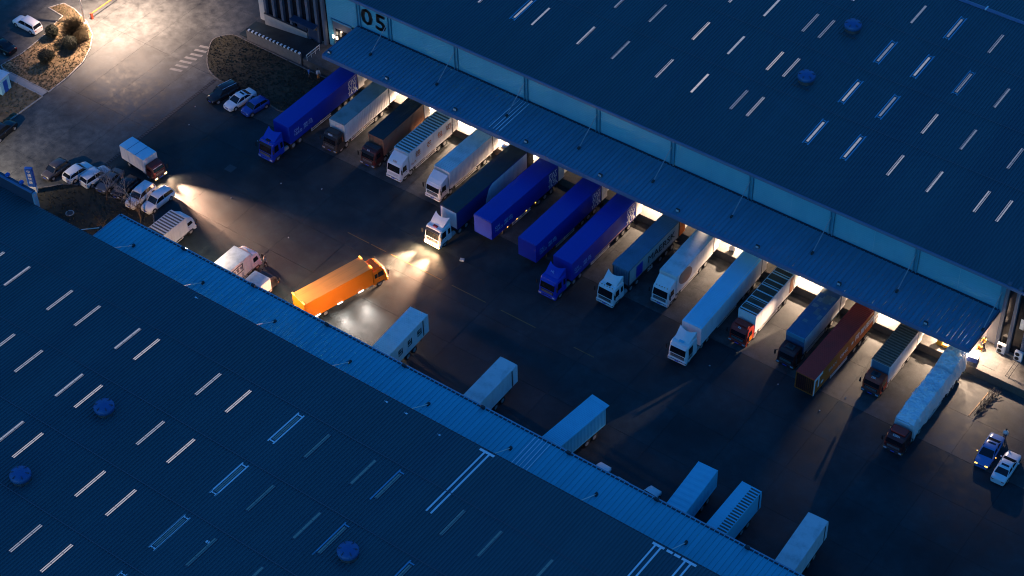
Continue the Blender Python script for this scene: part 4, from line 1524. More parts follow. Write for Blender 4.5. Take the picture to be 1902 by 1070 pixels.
# 17 silver tarpaulin
t = far_truck('truck under a crumpled silver tarpaulin with a dark red cab, rightmost at the dock', 46.3, 12.9, 2.5, -.4)
semi(t, 12.9, 2.5, 2.0, .35)
MB().box(-1.2, 1.2, 0, 12.8, 1.2, 1.35).build('load_bed', K['wood'], t)
tp = MB()
from mathutils import noise as _ns
nr = 120
rings = []
for i in range(nr + 1):
    y = -.05 + 13.0 * i / nr
    load = .30 * _ns.noise(Vector((y * .45, 3.1, 0))) + (.22 if y < 3.4 else 0) - (.30 if 3.4 < y < 3.7 else 0)
    zc = 3.72 + load
    if y > 12.2:
        zc -= (y - 12.2) * .55
    ring = []
    prof = [(-1.24, 1.25), (-1.27, 1.7), (-1.27, 2.2), (-1.25, 2.7), (-1.2, 3.2)] + [(-1.08 + 2.16 * q / 12, 9) for q in range(13)] + [(1.2, 3.2), (1.25, 2.7), (1.27, 2.2), (1.27, 1.7), (1.24, 1.25)]
    for k, (u, zz) in enumerate(prof):
        fold = _ns.noise(Vector((u * 1.1 + y * .5, y * 1.5 - u * .8, zz * .4))) * .22 + abs(_ns.noise(Vector((u * 2.3 - y * 1.1, y * 2.6 + u, zz)))) * .30 + .09 * _ns.noise(Vector((u * 4, y * 5.5, zz)))
        if zz == 9:
            ring.append((u, y + fold * .4, zc + .12 * (1 - (u / 1.1) ** 2) + fold))
        else:
            ring.append((u + (-fold if u < 0 else fold) * .8, y + .06 * _ns.noise(Vector((y, zz * 2, u))), min(zz, zc - .22) if zz > 1.3 else zz))
    rings.append(ring)
tp.loft(rings, closed=True, caps=True)
tp.build('silver_tarpaulin', K['silver'], t)
MB().tube((-.7, 13.05, 3.2), (.9, 13.05, 3.2), .07, n=6).build('rolled_edge', K['alu'], t)
cab(t, 13.25, 2.0, 2.4, 2.7, K['maroon'], 'low', K['redcab'], visor=K['maroon'], vtext='EZRH', bumper=K['dkmetal'])

# ------------------------------------------------------------------ near side containers and trucks
NEARG = 'white and blue containers standing at the near canopy'


def near_trailer(label, xl, xr, y1, yaw, side, roof, ss='corr', rs='corr', L=12.3, z1=4.0, pitch=.27, roofrib=None, leaf=True, doorgap=1.15, overhang=0.0, cat='trailer'):
    w = xr - xl
    xc = (xl + xr) / 2
    # rear end (doors) faces the yard; forward is -y
    t = thing('container_trailer', label, cat, (xc, y1, 0), math.pi - rad(yaw), NEARG)
    off = doorgap
    chassis(t, off + .2, L - .3, w, 1.22, True, (6.0, L - 4.0))
    wheels(t, [1.8 + off, 3.1 + off], w, 1.0)
    for s in (-1, 1):
        lg = MB()
        lg.box(*sorted((s * .85, s * 1.0)), L - 2.9, L - 2.72, .06, 1.05)
        lg.build('landing_leg', K['dkmetal'], t)
    bx = cargo(t, L, w, 1.2, z1, side, roof, ss, rs, pitch=pitch, roofrib=roofrib, rear=False)
    h = w / 2
    if doorgap:
        # dark door gap and the leaf standing at the yard end, on the visible side
        MB().box(-h - .012, -h + .05, doorgap - .14, doorgap, 1.25, z1 - .13).build('door_gap', K['black'], bx)
        lb = MB()
        lb.cbox(-h - .05, -h - .004, .04, doorgap - .18, 1.3, z1 - .2, .02)
        for q in range(4):
            zz = 1.5 + q * .62
            lb.box(-h - .07, -h - .051, .12, doorgap - .25, zz, zz + .05)
        lb.build('door_leaf', side, bx)
    return t, bx


t, bx = near_trailer('white ribbed container with three square black emblems on its side', -10.14, -7.58, -14.28, -2.6, K['whitebox'], K['whitebox'], 'smooth', 'corr')
for y in (1.9, 3.85, 5.75):
    e = MB()
    e.box(-1.30, -1.283, y - .42, y + .42, 2.15, 2.30)
    e.box(-1.30, -1.283, y - .42, y - .25, 2.305, 3.1)
    e.box(-1.30, -1.283, y + .22, y + .40, 2.45, 3.0)
    e.box(-1.30, -1.283, y - .2, y + .2, 2.5, 2.75)
    e.box(-1.30, -1.283, y - .1, y + .35, 2.9, 3.1)
    e.build('emblem', K['txtbk'], bx)
near_trailer('plain pale grey smooth roofed container between the one with emblems and the long blue one', 3.5, 5.9, -14.8, -.4, K['palebox'], K['paleroof'], 'smooth', 'smooth')
t, bx = near_trailer('long blue ribbed trailer set askew, roof edge jutting out over the yard', 15.5, 18.05, -14.4, 7.0, K['skybox'], K['skybox'], 'corr', 'corr', doorgap=0, pitch=.24)
MB().box(-1.28, 1.28, -.62, .0, 3.93, 4.0).build('roof_flap', K['skybox'], bx)
near_trailer('blue container with a sectioned roof beside three half hidden white cars', 30.75, 33.2, -15.1, -2.4, K['skybox'], K['skybox'], 'corr', 'corr', doorgap=0, pitch=.8)
t, bx = near_trailer('blue container with a black stained striped roof', 36.15, 38.66, -14.85, .8, K['skybox'], K['grime'], 'smooth', 'bows', doorgap=.55, pitch=.42, roofrib=K['skybox'])
MB().box(-.05, 1.2, .1, 12.2, 4.0, 4.012).build('roof_sheet', K['skybox'], bx)
near_trailer('plain white container, the farthest right along the near canopy', 44.2, 46.6, -14.4, -2.4, K['palebox'], K['paleroof'], 'smooth', 'smooth', doorgap=.75)

# box trucks at the upper left of the near canopy, forward is +y
t = thing('box_truck', 'small box truck with a striped metal roof nosing out near the bare trees', 'truck', (-44.75, -23.3, 0), rad(-.8))
chassis(t, .2, 6.2, 2.4, 1.0, True, (2.6, 4.9))
wheels(t, [1.4, 6.3], 2.3, .9, (1.4,))
bx = cargo(t, 5.65, 2.62, 1.05, 3.4, K['whitebox'], K['grime'], 'panel', 'bows', roofrib=K['stripe'], rear=False, pitch=.45)
cab(t, 5.75, 1.5, 2.2, 2.55, K['palebox'], 'slope', K['palebox'], vs=1)
t = thing('box_truck', 'white box truck with an arched cab top and a black framed panel on its side', 'truck', (-33.55, -24.2, 0), rad(-.3))
chassis(t, .2, 6.4, 2.5, 1.05, True, (2.6, 5.2))
wheels(t, [1.5, 7.15], 2.4, .95, (1.5,))
bx = cargo(t, 6.1, 2.65, 1.1, 3.6, K['whitebox'], K['paleroof'], 'panel', 'smooth', rear=False)
cab(t, 6.25, 1.65, 2.4, 2.75, K['white'], 'arch', K['white'], vs=1, lamps=True)
fr = MB()
y0, y1, za, zb = 2.75, 4.6, 2.05, 3.25
fr.box(1.322, 1.337, y0, y1, zb - .13, zb)
fr.box(1.322, 1.337, y0, y1, za, za + .13)
fr.box(1.322, 1.337, y0, y0 + .13, za + .131, zb - .131)
fr.box(1.322, 1.337, y1 - .13, y1, za + .131, zb - .131)
fr.build('black_frame', K['txtbk'], bx)
for s, y in (('8', 3.1), ('宝', 3.68), ('8', 4.25)):
    put_text(s, (1.325, y, 2.65), (0, 1, 0), (0, 0, 1), .62, K['txtbk'], bx)
t = thing('box_truck', 'small black cabbed truck with a plain white box, beside the moving orange truck', 'truck', (-29.35, -24.0, 0), rad(0))
chassis(t, .2, 5.2, 2.2, .8, False)
wheels(t, [1.3, 4.75], 2.2, .72, (1.3,))
cargo(t, 4.75, 2.45, .85, 2.6, K['whitebox'], K['paleroof'], 'smooth', 'smooth', rear=False)
cab(t, 4.85, 1.3, 2.1, 2.1, K['blackcab'], None, vs=1)

# moving small truck with a red cab and pale blue roof
t = thing('box_truck', 'small box truck with a pale blue roof and dark red cab driving with lit headlamps', 'truck', (-60.25, -10.9, 0), rad(-95.5))
chassis(t, .2, 5.0, 2.2, .9, False)
wheels(t, [1.2, 5.0], 2.15, .78, (1.2,))
bx = cargo(t, 4.75, 2.25, .95, 3.2, K['palebox'], K['blueroof'], 'panel', 'smooth', rear=False)
for y in (1.55, 3.15):
    MB().box(-1.1, 1.1, y - .03, y + .03, 3.236, 3.25).build('roof_seam', K['tealroof'], bx)
for y in (1.2, 2.6, 4.0):
    MB().box(1.122, 1.135, y - .1, y + .35, 1.1, 3.0).build('side_curtain', K['whitebox'], bx)
c = cab(t, 4.85, 1.5, 2.1, 2.35, K['maroon'], None, head='headon', bumper=K['dkmetal'], vs=1)
MB().box(-.75, .75, 6.0, 6.08, 2.0, 2.1).build('visor_strip', K['white'], c)
for s in (-1, 1):
    light('SPOT', 'headlight', (s * .75, 6.55, .85), 150000, (1, .54, .34), t, target=(s * 2.4 + 1.6, 30, .7), size=.1, angle=42, blend=1)
    light('SPOT', 'headlight', (s * .75, 6.55, .85), 1600, (1, .58, .35), t, target=(s * 1.2, 10, -.4), size=.1, angle=110, blend=1)

# moving orange truck with lit side lamps
t = thing('box_truck', 'vivid orange box truck crossing the yard with lit side lamps', 'truck', (-22.1, -20.95, 0), rad(-15.7))
L = 10.0
chassis(t, .2, L + .8, 2.5, 1.1, False)
wheels(t, [1.6, 2.9, L + 1.0], 2.5, .95, (1.6, 2.9))
bx = cargo(t, L, 2.6, 1.0, 3.8, K['truckorange'], K['truckorroof'], 'smooth', 'smooth', rear=False)
c = cab(t, L + .12, 2.05, 2.4, 2.8, K['truckorange'], 'low', K['truckorange'], visor=K['dkmetal'], head='headon', vs=1)
for s in (-1, 1):
    for y in (.06, L - .06):
        MB().cbox(s * 1.05 - .28, s * 1.05 + .28, y - .09, y + .09, 3.84, 3.98, .03).build('roof_marker', K['amber'], bx)
for y in (1.75, 5.0, 8.1):
    MB().cbox(1.255, 1.36, y - .38, y + .38, .93, 1.10, .03).build('side_lamp', K['lampw'], t)
    light('SPOT', 'side_light', (1.45, y, 1.02), 6500, (1, .86, .76), t, target=(7.0, y - 2.0, .75), size=.3, angle=70, blend=1)
    light('SPOT', 'side_light', (1.45, y, 1.02), 1100, (1, .86, .76), t, target=(3.4, y - .8, 0), size=.3, angle=150, blend=1)
for s in (-1, 1):
    light('SPOT', 'headlight', (s * .8, L + 2.35, .9), 7000, (1, .58, .32), t, target=(s * 1.0, L + 9, -.4), size=.06, angle=70, blend=1)

# ------------------------------------------------------------------ cars
ctyre = MB().lathe([(.20, -.10), (.31, -.11), (.335, -.07), (.335, .07), (.31, .11), (.20, .10)], axis='x', n=14).mesh('wheel', K['tyre'])
crim = MB().lathe([(.215, -.115), (.18, -.09), (.05, -.10), (.02, -.105), (.02, .105), (.05, .10), (.18, .09), (.215, .115)], axis='x', n=10).mesh('rim', K['rim'])


def car_mat(n, c, r=.3):
    return mat(n, c, r, .0, var=.04, spec=.5)


CM = {'white': car_mat('white_car_paint', (.68, .69, .70)), 'black': car_mat('black_car_paint', (.012, .013, .016), .2), 'blue': car_mat('blue_car_paint', (.02, .06, .30), .25),
      'grey': car_mat('grey_car_paint', (.06, .055, .06), .25), 'sedanblue': car_mat('steel_blue_car_paint', (.10, .19, .42), .25), 'dusty': car_mat('dusty_dark_paint', (.09, .10, .11), .4)}


def car(label, x, y, head, col, style='sedan', L=4.5, W=1.8, sun=False, lights=None, rails=False, group=None):
    """heading: degrees clockwise from +y; local forward +y"""
    t = thing('parked_car', label, 'car', (x, y, 0), -rad(head), group)
    m = CM[col]
    h = W / 2
    f = L / 2
    # stations: y, half width factor, hood/belt height
    if style == 'suv':
        belt = [(-f, .86, .95), (-f + .12, .95, 1.02), (-f * .55, 1, 1.04), (0, 1, 1.03), (f * .38, 1, 1.02), (f * .75, .97, .98), (f - .15, .90, .86), (f, .78, .70)]
        roof = [(-f + .10, .78, 1.05), (-f + .42, .76, 1.58), (-.2, .78, 1.70), (.35, .78, 1.66), (f * .42 + .12, .86, 1.03)]
    elif style == 'hatch':
        belt = [(-f, .84, .92), (-f + .12, .94, .98), (-f * .5, 1, 1.0), (0, 1, .98), (f * .42, 1, .95), (f * .75, .96, .90), (f - .12, .88, .78), (f, .76, .64)]
        roof = [(-f + .12, .76, 1.0), (-f + .55, .74, 1.42), (-.15, .76, 1.52), (.3, .76, 1.48), (f * .50, .86, .95)]
    else:
        belt = [(-f, .80, .86), (-f + .15, .92, .95), (-f * .6, .98, .97), (0, 1, .93), (f * .38, 1, .92), (f * .75, .96, .86), (f - .15, .88, .74), (f, .74, .60)]
        roof = [(-f * .66, .84, .97), (-f * .34, .72, 1.36), (-.1, .74, 1.43), (.28, .74, 1.40), (f * .50, .86, .92)]
    b = MB()
    rings = []
    for yy, k, z in belt:
        a = h * k
        rings.append([(-a * .93, yy, .22), (a * .93, yy, .22), (a, yy, .45), (a * .99, yy, z - .14), (a * .90, yy, z - .015), (a * .45, yy, z + .012), (-a * .45, yy, z + .012), (-a * .90, yy, z - .015), (-a * .99, yy, z - .14), (-a, yy, .45)])
    b.loft(rings, smooth=True)
    body = b.build('body', m, t)
    # glasshouse
    g = MB()
    rings = []
    for i, (yy, k, z) in enumerate(roof):
        a = h * k
        zb = .80
        kk = h * .90
        rings.append([(-kk, yy, zb), (kk, yy, zb), (a, yy, max(z - .05, zb + .01)), (a * .85, yy, z), (-a * .85, yy, z), (-a, yy, max(z - .05, zb + .01))])
    g.loft(rings)
    gl = g.build('windows', K['glass'], t)
    # roof skin and pillars
    r = MB()
    mid = roof[1:-1]
    rr_ = []
    ext = [(mid[0][0] - .10, mid[0][1] + .01, mid[0][2] - .06)] + mid + [(mid[-1][0] + .14, mid[-1][1] + .01, mid[-1][2] - .06)]
    for yy, k, z in ext:
        a = h * k + .012
        rr_.append([(-a, yy, z - .06), (a, yy, z - .06), (a, yy, z - .03), (a * .84, yy, z + .022), (-a * .84, yy, z + .022), (-a, yy, z - .03)])
    r.loft(rr_, smooth=True)
    r.build('roof', m, t)
    for s in (-1, 1):
        p = MB()
        p.tube((s * (h * roof[-2][1]), roof[-2][0] + .1, roof[-2][2] - .04), (s * h * .88, roof[-1][0] + .02, roof[-1][2] - .02), .035, n=5)
        p.tube((s * (h * roof[1][1]), roof[1][0] - .06, roof[1][2] - .05), (s * h * .84, roof[0][0] + .02, roof[0][2] - .02), .045, n=5)
        ym = (roof[2][0] + roof[1][0] * .15)
        p.tube((s * (h * .76), ym, roof[2][2] - .05), (s * h * .915, ym, .90), .03, n=5)
        p.build('pillar', m, t)
        mi = MB().cbox(*sorted((s * (h + .02), s * (h + .20))), roof[-1][0] - .42, roof[-1][0] - .30, .90, 1.05, .03)
        mo = mi.build('mirror', m, t)
        if lights == 'amber':
            MB().box(*sorted((s * (h + .08), s * (h + .21))), roof[-1][0] - .295, roof[-1][0] - .28, .94, 1.03).build('repeater', K['amber'], mo)
        MB().cbox(*sorted((s * h * .44, s * h * .80)), f - .16, f - .02, .56, .70, .03).build('headlamp', K['amber'] if lights == 'amber' else K['headoff'], t)
        MB().cbox(*sorted((s * h * .48, s * h * .82)), -f - .01, -f + .10, .68, .82, .02).build('tail_lamp', K['taillamp'], t)
        for wy in (-f * .62, f * .64):
            o = place(ctyre, 'wheel', t, (s * (h - .10), wy, .335))
            place(crim, 'rim', o)
            MB().lathe([(.385, 0), (.385, .012)], axis='x', c=(s * (h * .985) - .006, wy, .36), n=14).build('wheel_arch', K['black'], t)
        MB().box(*sorted((s * h * .985, s * (h * .985 + .02))), -.35, -.18, .80, .83).build('door_handle', K['rim'], t)
        if rails:
            MB().tube((s * h * .62, mid[0][0], mid[0][2] + .06), (s * h * .62, mid[-1][0], mid[-1][2] + .06), .025, n=5).build('roof_rail', K['alu'], t)
    MB().box(-.24, .24, f - .02, f + .015, .40, .52).build('number_plate', K['plate'], t)
    MB().box(-h * .4, h * .4, f - .05, f + .004, .54, .62).build('grille', K['black'], t)
    if sun:
        ys = mid[-1][0] - .15
        z = mid[-1][2]
        MB().box(-h * .48, h * .48, ys - .75, ys, z + .012, z + .03).build('sunroof', K['glass'], t)
    return t


RG = 'cars parked by the oval lawn'
car('white SUV parked nose outward in the bays at the upper left corner', -92.15, 1.7, -89, 'white', 'suv', 4.7, sun=True, rails=True)
car('black car in the bays at the left edge, next to the white SUV', -91.6, -3.8, -89, 'black', 'sedan', 4.6)
car('black car by the verge at the left edge above the dark blue parapet', -77.9, -16.9, -4, 'black', 'suv', 4.6)
car('black car at the left end of the three by the oval lawn', -58.65, 6.0, -168, 'black', 'suv', 4.7, rails=True, group=RG)
car('white car with a dark sunroof between a black and a blue car', -55.85, 6.25, -172, 'white', 'sedan', 4.8, sun=True, group=RG)
car('small blue car at the right end of the three by the oval lawn', -53.15, 6.3, -170, 'blue', 'hatch', 3.9, group=RG)
RG = 'cars parked in a row in front of the corner lawn'
car('dark grey hatchback at the left end of the row by the blue sign pillar', -66.3, -18.4, -178, 'grey', 'hatch', 3.9, group=RG)
car('white hatchback next to the dark grey one, its rear to the corner lawn', -63.5, -17.1, 5, 'white', 'hatch', 4.1, group=RG)
car('white estate third in the row by the corner lawn, before the bare branches', -60.95, -16.4, 7, 'white', 'suv', 4.2, group=RG)
car('dusty dark car just right of the white estate, partly under bare branches', -58.85, -15.9, 173, 'dusty', 'sedan', 4.4, group=RG)
car('black car in the middle under the bare branches', -56.2, -15.7, -179, 'black', 'hatch', 4.2, group=RG)
car('white car second from the right in the row, covered by bare branches', -53.5, -15.8, 176, 'white', 'suv', 4.6, group=RG)
car('white van like car at the right end of the row beside the striped roof truck', -51.0, -15.2, -178, 'white', 'suv', 4.7, rails=True, group=RG)
car('steel blue sedan with glowing amber lamps on the lit ground at the right edge', 55.3, 7.3, 176, 'sedanblue', 'sedan', 5.0, 1.9, sun=True, lights='amber')
car('white sedan at the right edge beside the steel blue one', 57.9, 6.2, -2, 'white', 'sedan', 4.9, 1.85, sun=True)
RG = 'white cars half hidden by the near canopy'
car('white car half hidden under the near canopy, closest to the long blue trailer', 21.1, -21.3, 2, 'white', 'sedan', 4.6, group=RG)
car('white car half hidden under the near canopy, the middle and least visible of three', 23.9, -21.9, 2, 'white', 'sedan', 4.5, group=RG)
car('white car half hidden under the near canopy, its windscreen showing beside the sectioned roof', 27.5, -21.0, 4, 'white', 'sedan', 4.7, group=RG)


# ------------------------------------------------------------------ people
def person(label, x, y, z, head, top, legs, pose='stand', scale=1.0, hair='hair'):
    t = thing('person', label, 'person', (x, y, z), -rad(head))
    V, E, Rr = [], [], []

    def v(p, r, parent=None):
        V.append(p)
        Rr.append(r)
        if parent is not None:
            E.append((parent, len(V) - 1))
        return len(V) - 1
    pel = v((0, 0, .95), .13)
    w_ = v((0, .0, 1.10), .125, pel)
    ch = v((0, .02, 1.32), .145, w_)
    nk = v((0, .02, 1.48), .06, ch)
    hd = v((0, .04, 1.58), .085, nk)
    hd2 = v((0, .045, 1.70), .085, hd)
    for s in (-1, 1):
        st = .10 if pose == 'walk' else 0
        hip = v((s * .09, 0, .88), .10, pel)
        kn = v((s * .10, s * st + .03, .48), .065, hip)
        an = v((s * .10, s * st * 1.8 - .02, .09), .042, kn)
        v((s * .11, s * st * 1.8 + .16, .04), .035, an)
        sh = v((s * .19, .02, 1.40), .062, ch)
        if pose == 'reach':
            el = v((s * .24, .16, 1.14), .045, sh)
            wr = v((s * .18, .40, 1.05), .032, el)
            dv = Vector((0, 1, -.2))
        else:
            el = v((s * .26, -.02, 1.13), .045, sh)
            wr = v((s * .25, .08, .90), .032, el)
            dv = Vector((0, .2, -1))
        pm = v(tuple(Vector(V[wr]) + dv * .06), .030, wr)
        for q in range(4):
            o = Vector((0, 0, 0)) + Vector((0 if abs(dv.z) > .5 else (q - 1.5) * .02, (q - 1.5) * .02 if abs(dv.z) > .5 else 0, 0))
            v(tuple(Vector(V[pm]) + o + dv * (.07 + .012 * (q in (1, 2)))), .009, pm)
        v(tuple(Vector(V[pm]) + Vector((-s * .04, .01, 0)) + dv * .03), .010, pm)
    me = bpy.data.meshes.new('body')
    me.from_pydata(V, E, [])
    body = bpy.data.objects.new('body', me)
    COL.objects.link(body)
    body.parent = t
    body.scale = (scale,) * 3
    md = body.modifiers.new('skin', 'SKIN')
    md.use_smooth_shade = True
    sv = me.skin_vertices[0].data
    for i, r in enumerate(Rr):
        sv[i].radius = (r, r)
        sv[i].use_root = (i == 0)
    sb = body.modifiers.new('sub', 'SUBSURF')
    sb.levels = 1
    sb.render_levels = 1
    me.materials.append(K['skin'])
    # clothing shells
    j = MB()
    j.lathe([(.155, .92), (.16, 1.10), (.185, 1.30), (.17, 1.42), (.09, 1.50)], n=12)
    jo = j.build('jacket', top, t)
    jo.scale = (scale * 1.12, scale * .85, scale)
    for s in (-1, 1):
        sl_ = MB()
        if pose == 'reach':
            sl_.tube((s * .19, .02, 1.41), (s * .24, .16, 1.14), .075, .06, n=8)
            sl_.tube((s * .24, .16, 1.14), (s * .19, .36, 1.06), .058, .048, n=8)
        else:
            sl_.tube((s * .19, .02, 1.41), (s * .26, -.02, 1.13), .075, .06, n=8)
            sl_.tube((s * .26, -.02, 1.13), (s * .25, .07, .93), .058, .048, n=8)
        so = sl_.build('sleeve', top, t)
        so.scale = (scale,) * 3
        st = .10 if pose == 'walk' else 0
        lg = MB()
        lg.tube((s * .09, 0, .96), (s * .10, s * st + .03, .48), .115, .08, n=9)
        lg.tube((s * .10, s * st + .03, .48), (s * .10, s * st * 1.8 - .02, .10), .08, .06, n=9)
        lo = lg.build('trouser_leg', legs, t)
        lo.scale = (scale,) * 3
        sh_ = MB().cbox(s * .105 - .05, s * .105 + .05, s * st * 1.8 - .08, s * st * 1.8 + .19, 0, .09, .03)
        so = sh_.build('shoe', K['black'], t)
        so.scale = (scale,) * 3
    hm = MB().lathe([(.075, 1.60), (.098, 1.66), (.100, 1.73), (.075, 1.80), (.02, 1.82)], n=12)
    ho = hm.build('hair', K['hair'], t)
    ho.location = (0, .02, 0)
    ho.scale = (scale,) * 3
    fc = MB()
    for s in (-1, 1):
        fc.cbox(s * .032 - .01, s * .032 + .01, .122, .134, 1.665, 1.68, .003)
    fc.cbox(-.012, .012, .125, .152, 1.63, 1.66, .005)
    fc.cbox(-.025, .025, .122, .132, 1.595, 1.605, .003)
    fo = fc.build('face', K['skin'], t)
    fo.scale = (scale,) * 3
    return t


cl = {'orange': mat('orange_vest', (.55, .20, .04), .7), 'white': mat('pale_shirt', (.62, .62, .62), .8), 'navy': mat('navy_cloth', (.03, .04, .08), .8), 'tan': mat('tan_cloth', (.42, .33, .27), .8), 'dk': mat('dark_cloth', (.035, .035, .04), .8)}
person('person in an orange vest pulling a pallet jack on the lit dock at right', 47.75, 20.9, 1.2, 200, cl['orange'], cl['dk'], 'reach', 1.03)
person('person in a pale shirt standing behind the steel blue sedan', 55.75, 10.35, 0, 170, cl['white'], cl['navy'], 'stand')
person('person in a tan top standing between the white box truck and the black cabbed one', -31.9, -16.1, 0, 20, cl['tan'], cl['dk'], 'walk')
person('person in a pale top on the oval lawn near the first blue truck', -50.3, 16.2, .1, 120, cl['white'], cl['orange'], 'reach')
person('person in blue standing on the dark left part of the oval lawn', -51.4, 15.6, .1, 60, mat('blue_cloth', (.06, .2, .5), .8), cl['dk'], 'walk')

# pallet jack, pallets, crates, sacks on the dock
t = thing('pallet_jack', 'orange pallet jack with long forks on the lit dock at right', 'pallet jack', (47.5, 20.3, 1.2), rad(168))
for x in (-.27, .27):
    MB().box(x - .08, x + .08, 0, 1.3, .06, .13).build('fork', K['crate'], t)
MB().cbox(-.3, .3, -.25, 0, .06, .5, .04).build('pump_body', cl['orange'], t)
MB().tube((0, -.15, .45), (0, -.6, 1.15), .03).tube((-.2, -.6, 1.15), (.2, -.6, 1.15), .03).build('handle', K['dkmetal'], t)
t = thing('dotted_crate', 'white topped crate with dark dots at the right dock corner', 'crate', (47.62, 18.45, 1.2), rad(8))
MB().cbox(-.62, .62, -.55, .55, 0, .75, .03).build('body', K['pallet'], t)
MB().cbox(-.66, .66, -.6, .6, .751, .86, .02).build('lid', K['lid'], t)
for i in range(3):
    for k in range(3):
        if (i + k) % 2 == 0:
            MB().lathe([(.085, 0), (.085, .012)], c=(-.42 + i * .42, -.38 + k * .38, .861), n=10).build('dot', K['black'], t)
for i, (dx, dz, lb) in enumerate(((0, 0, 'yellow crate at the bottom of the pile behind the silver tarpaulin'), (0.03, .42, 'yellow crate on top of the pile behind the silver tarpaulin'), (.75, 0, 'yellow crate standing alone beside the pile behind the silver tarpaulin'))):
    t = thing('yellow_crate', lb, 'crate', (43.3 + dx, 18.45, 1.2 + dz), rad(4 * i))
    b = MB()
    b.box(-.33, .33, -.25, .25, 0, .03)
    for s in (-1, 1):
        b.box(*sorted((s * .30, s * .33)), -.25, .25, .03, .40)
        b.box(-.3, .3, *sorted((s * .22, s * .25)), .03, .40)
    b.build('shell', K['crate'], t)
    MB().box(-.28, .28, -.2, .2, .04, .3).build('contents', K['wood'], t)
for i, (dx, dy, dz, lb) in enumerate(((0, 0, 0, 'blue sack lying left on the lit dock beside the white ribbed truck'), (.55, .15, 0, 'blue sack lying right on the lit dock beside the white ribbed truck'), (.25, .1, .32, 'blue sack on top of two others beside the white ribbed truck'))):
    t = thing('blue_sack', lb, 'sack', (-20.05 + dx, 18.1 + dy, 1.2 + dz), rad(25 * i))
    MB().lathe([(.02, 0), (.26, .03), (.32, .15), (.27, .28), (.1, .34), (.05, .40)], n=9).build('bag', K['bluesack'] if i < 2 else K['palebox'], t)
    MB().lathe([(.06, .36), (.06, .40)], n=7).build('tie', K['dkmetal'], t)
t = thing('drum_fan', 'round grey drum fan standing on the dock right of the truck with the brown disc', 'fan', (14.9, 18.2, 1.2), rad(20))
MB().lathe([(.36, -.14), (.40, -.12), (.40, .12), (.36, .14), (.33, .10), (.33, -.10)], axis='y', c=(0, 0, .5), n=18).build('housing', K['steel'], t)
MB().lathe([(.07, -.06), (.07, .06)], axis='y', c=(0, 0, .5), n=10).build('hub', K['black'], t)
MB().box(-.32, -.24, -.25, .25, 0, .2).box(.24, .32, -.25, .25, 0, .2).build('stand', K['dkmetal'], t)
# air conditioners at the right end
for x, lb in ((49.75, 'white air conditioner with two fans, left one at the dark glazed end'), (51.95, 'white air conditioner with two fans, right one at the dark glazed end')):
    t = thing('air_conditioner', lb, 'air conditioner', (x, 21.25, 1.2))
    MB().cbox(-.5, .5, -.2, .2, .05, 1.45, .03).build('case', K['lid'], t)
    for z in (.42, 1.08):
        MB().lathe([(.28, -.012), (.28, 0)], axis='y', c=(-.12, -.20, z), n=16).build('fan', K['black'], t)
    for s in (-.35, .35):
        MB().box(s - .06, s + .06, -.22, .22, -.0, .05).build('foot', K['dkmetal'], t)
# hatch in the deck and leaning bars at the right end
structure(MB().box(48.95, 50.5, 18.2, 19.6, 1.205, 1.22).build('deck_hatch', K['concrete']))
t = thing('leaning_ladder', 'thin dark ladder leaning at the deck edge by the right end', 'ladder', (51.9, 17.6, 1.2), rad(-20))
for x in (-.25, .25):
    MB().tube((x, -.3, -1.2), (x + .05, 1.9, 1.9), .03).build('rail', K['dkmetal'], t)
for i in range(7):
    k = (i + .7) / 8
    MB().tube((-.25, -.3 + 2.2 * k, -1.2 + 3.1 * k), (.27, -.3 + 2.2 * k, -1.2 + 3.1 * k), .02).build('rung', K['dkmetal'], t)
# long bundle of dry branches and a plank on the lit ground
t = thing('branch_bundle', 'bundle of dry dark branches lying on the lit ground at right', 'branches', (51.55, 13.4, 0), rad(-4))
rr = random.Random(2)
b = MB()
for i in range(46):
    k = i / 46
    x, y = .05 + .9 * max(0, k - .3) * rr.uniform(-1, 1), -2.0 + 4.2 * k
    p = Vector((x * .9, y, .08 + rr.random() * .25))
    for j in range(3):
        q = p + Vector((rr.uniform(-.25, .25), rr.uniform(.2, .7), rr.uniform(-.1, .22)))
        q.z = max(.05, q.z)
        b.tube(p, q, .05, .025, n=5)
        p = q
b.build('twigs', K['chassis'], t)
t = thing('plank', 'long pale plank lying beside the dry branches', 'plank', (51.0, 13.5, 0), rad(-3))
MB().cbox(-.06, .06, -2.3, 2.2, .0, .07, .01).build('board', K['wood'], t)

# ------------------------------------------------------------------ vegetation
def leaf_ball(name, label, x, y, r, h, m, n, ls, trunk=.25, spiky=0.0, seed=1, cat='bush', sq=1.0):
    t = thing(name, label, cat, (x, y, .1))
    rr = random.Random(seed)
    tr = MB()
    tr.tube((0, 0, -.05), (0, 0, max(.3, h - r * .6)), .06, .04, n=6)
    for i in range(5):
        a = rr.uniform(0, 6.28)
        tr.tube((0, 0, trunk), (math.cos(a) * r * .5, math.sin(a) * r * .5, h - r * .2), .03, .012, n=4)
    tr.build('trunk', K['bark'], t)
    lf = MB()
    for i in range(n):
        u = Vector((rr.gauss(0, 1), rr.gauss(0, 1), rr.gauss(0, 1))).normalized()
        k = r * (rr.random() ** (.22 if not spiky else .6))
        k *= 1 + .12 * math.sin(u.x * 5 + seed) * math.cos(u.y * 6 + u.z * 4)
        p = Vector((u.x * k, u.y * k, max(.05, h + u.z * k * sq)))
        a = (u + Vector((rr.uniform(-1, 1), rr.uniform(-1, 1), rr.uniform(-1, 1))) * (.8 if not spiky else .4)).normalized()
        c = a.orthogonal().normalized()
        if spiky:
            e = p + a * ls * 3.2
            lf.face([p - c * ls * .28, p + c * ls * .28, e])
        else:
            d = a.cross(c)
            lf.face([p - c * ls, p + d * ls * .6, p + c * ls, p - d * ls * .6])
    lf.build('crown', m, t)
    return t


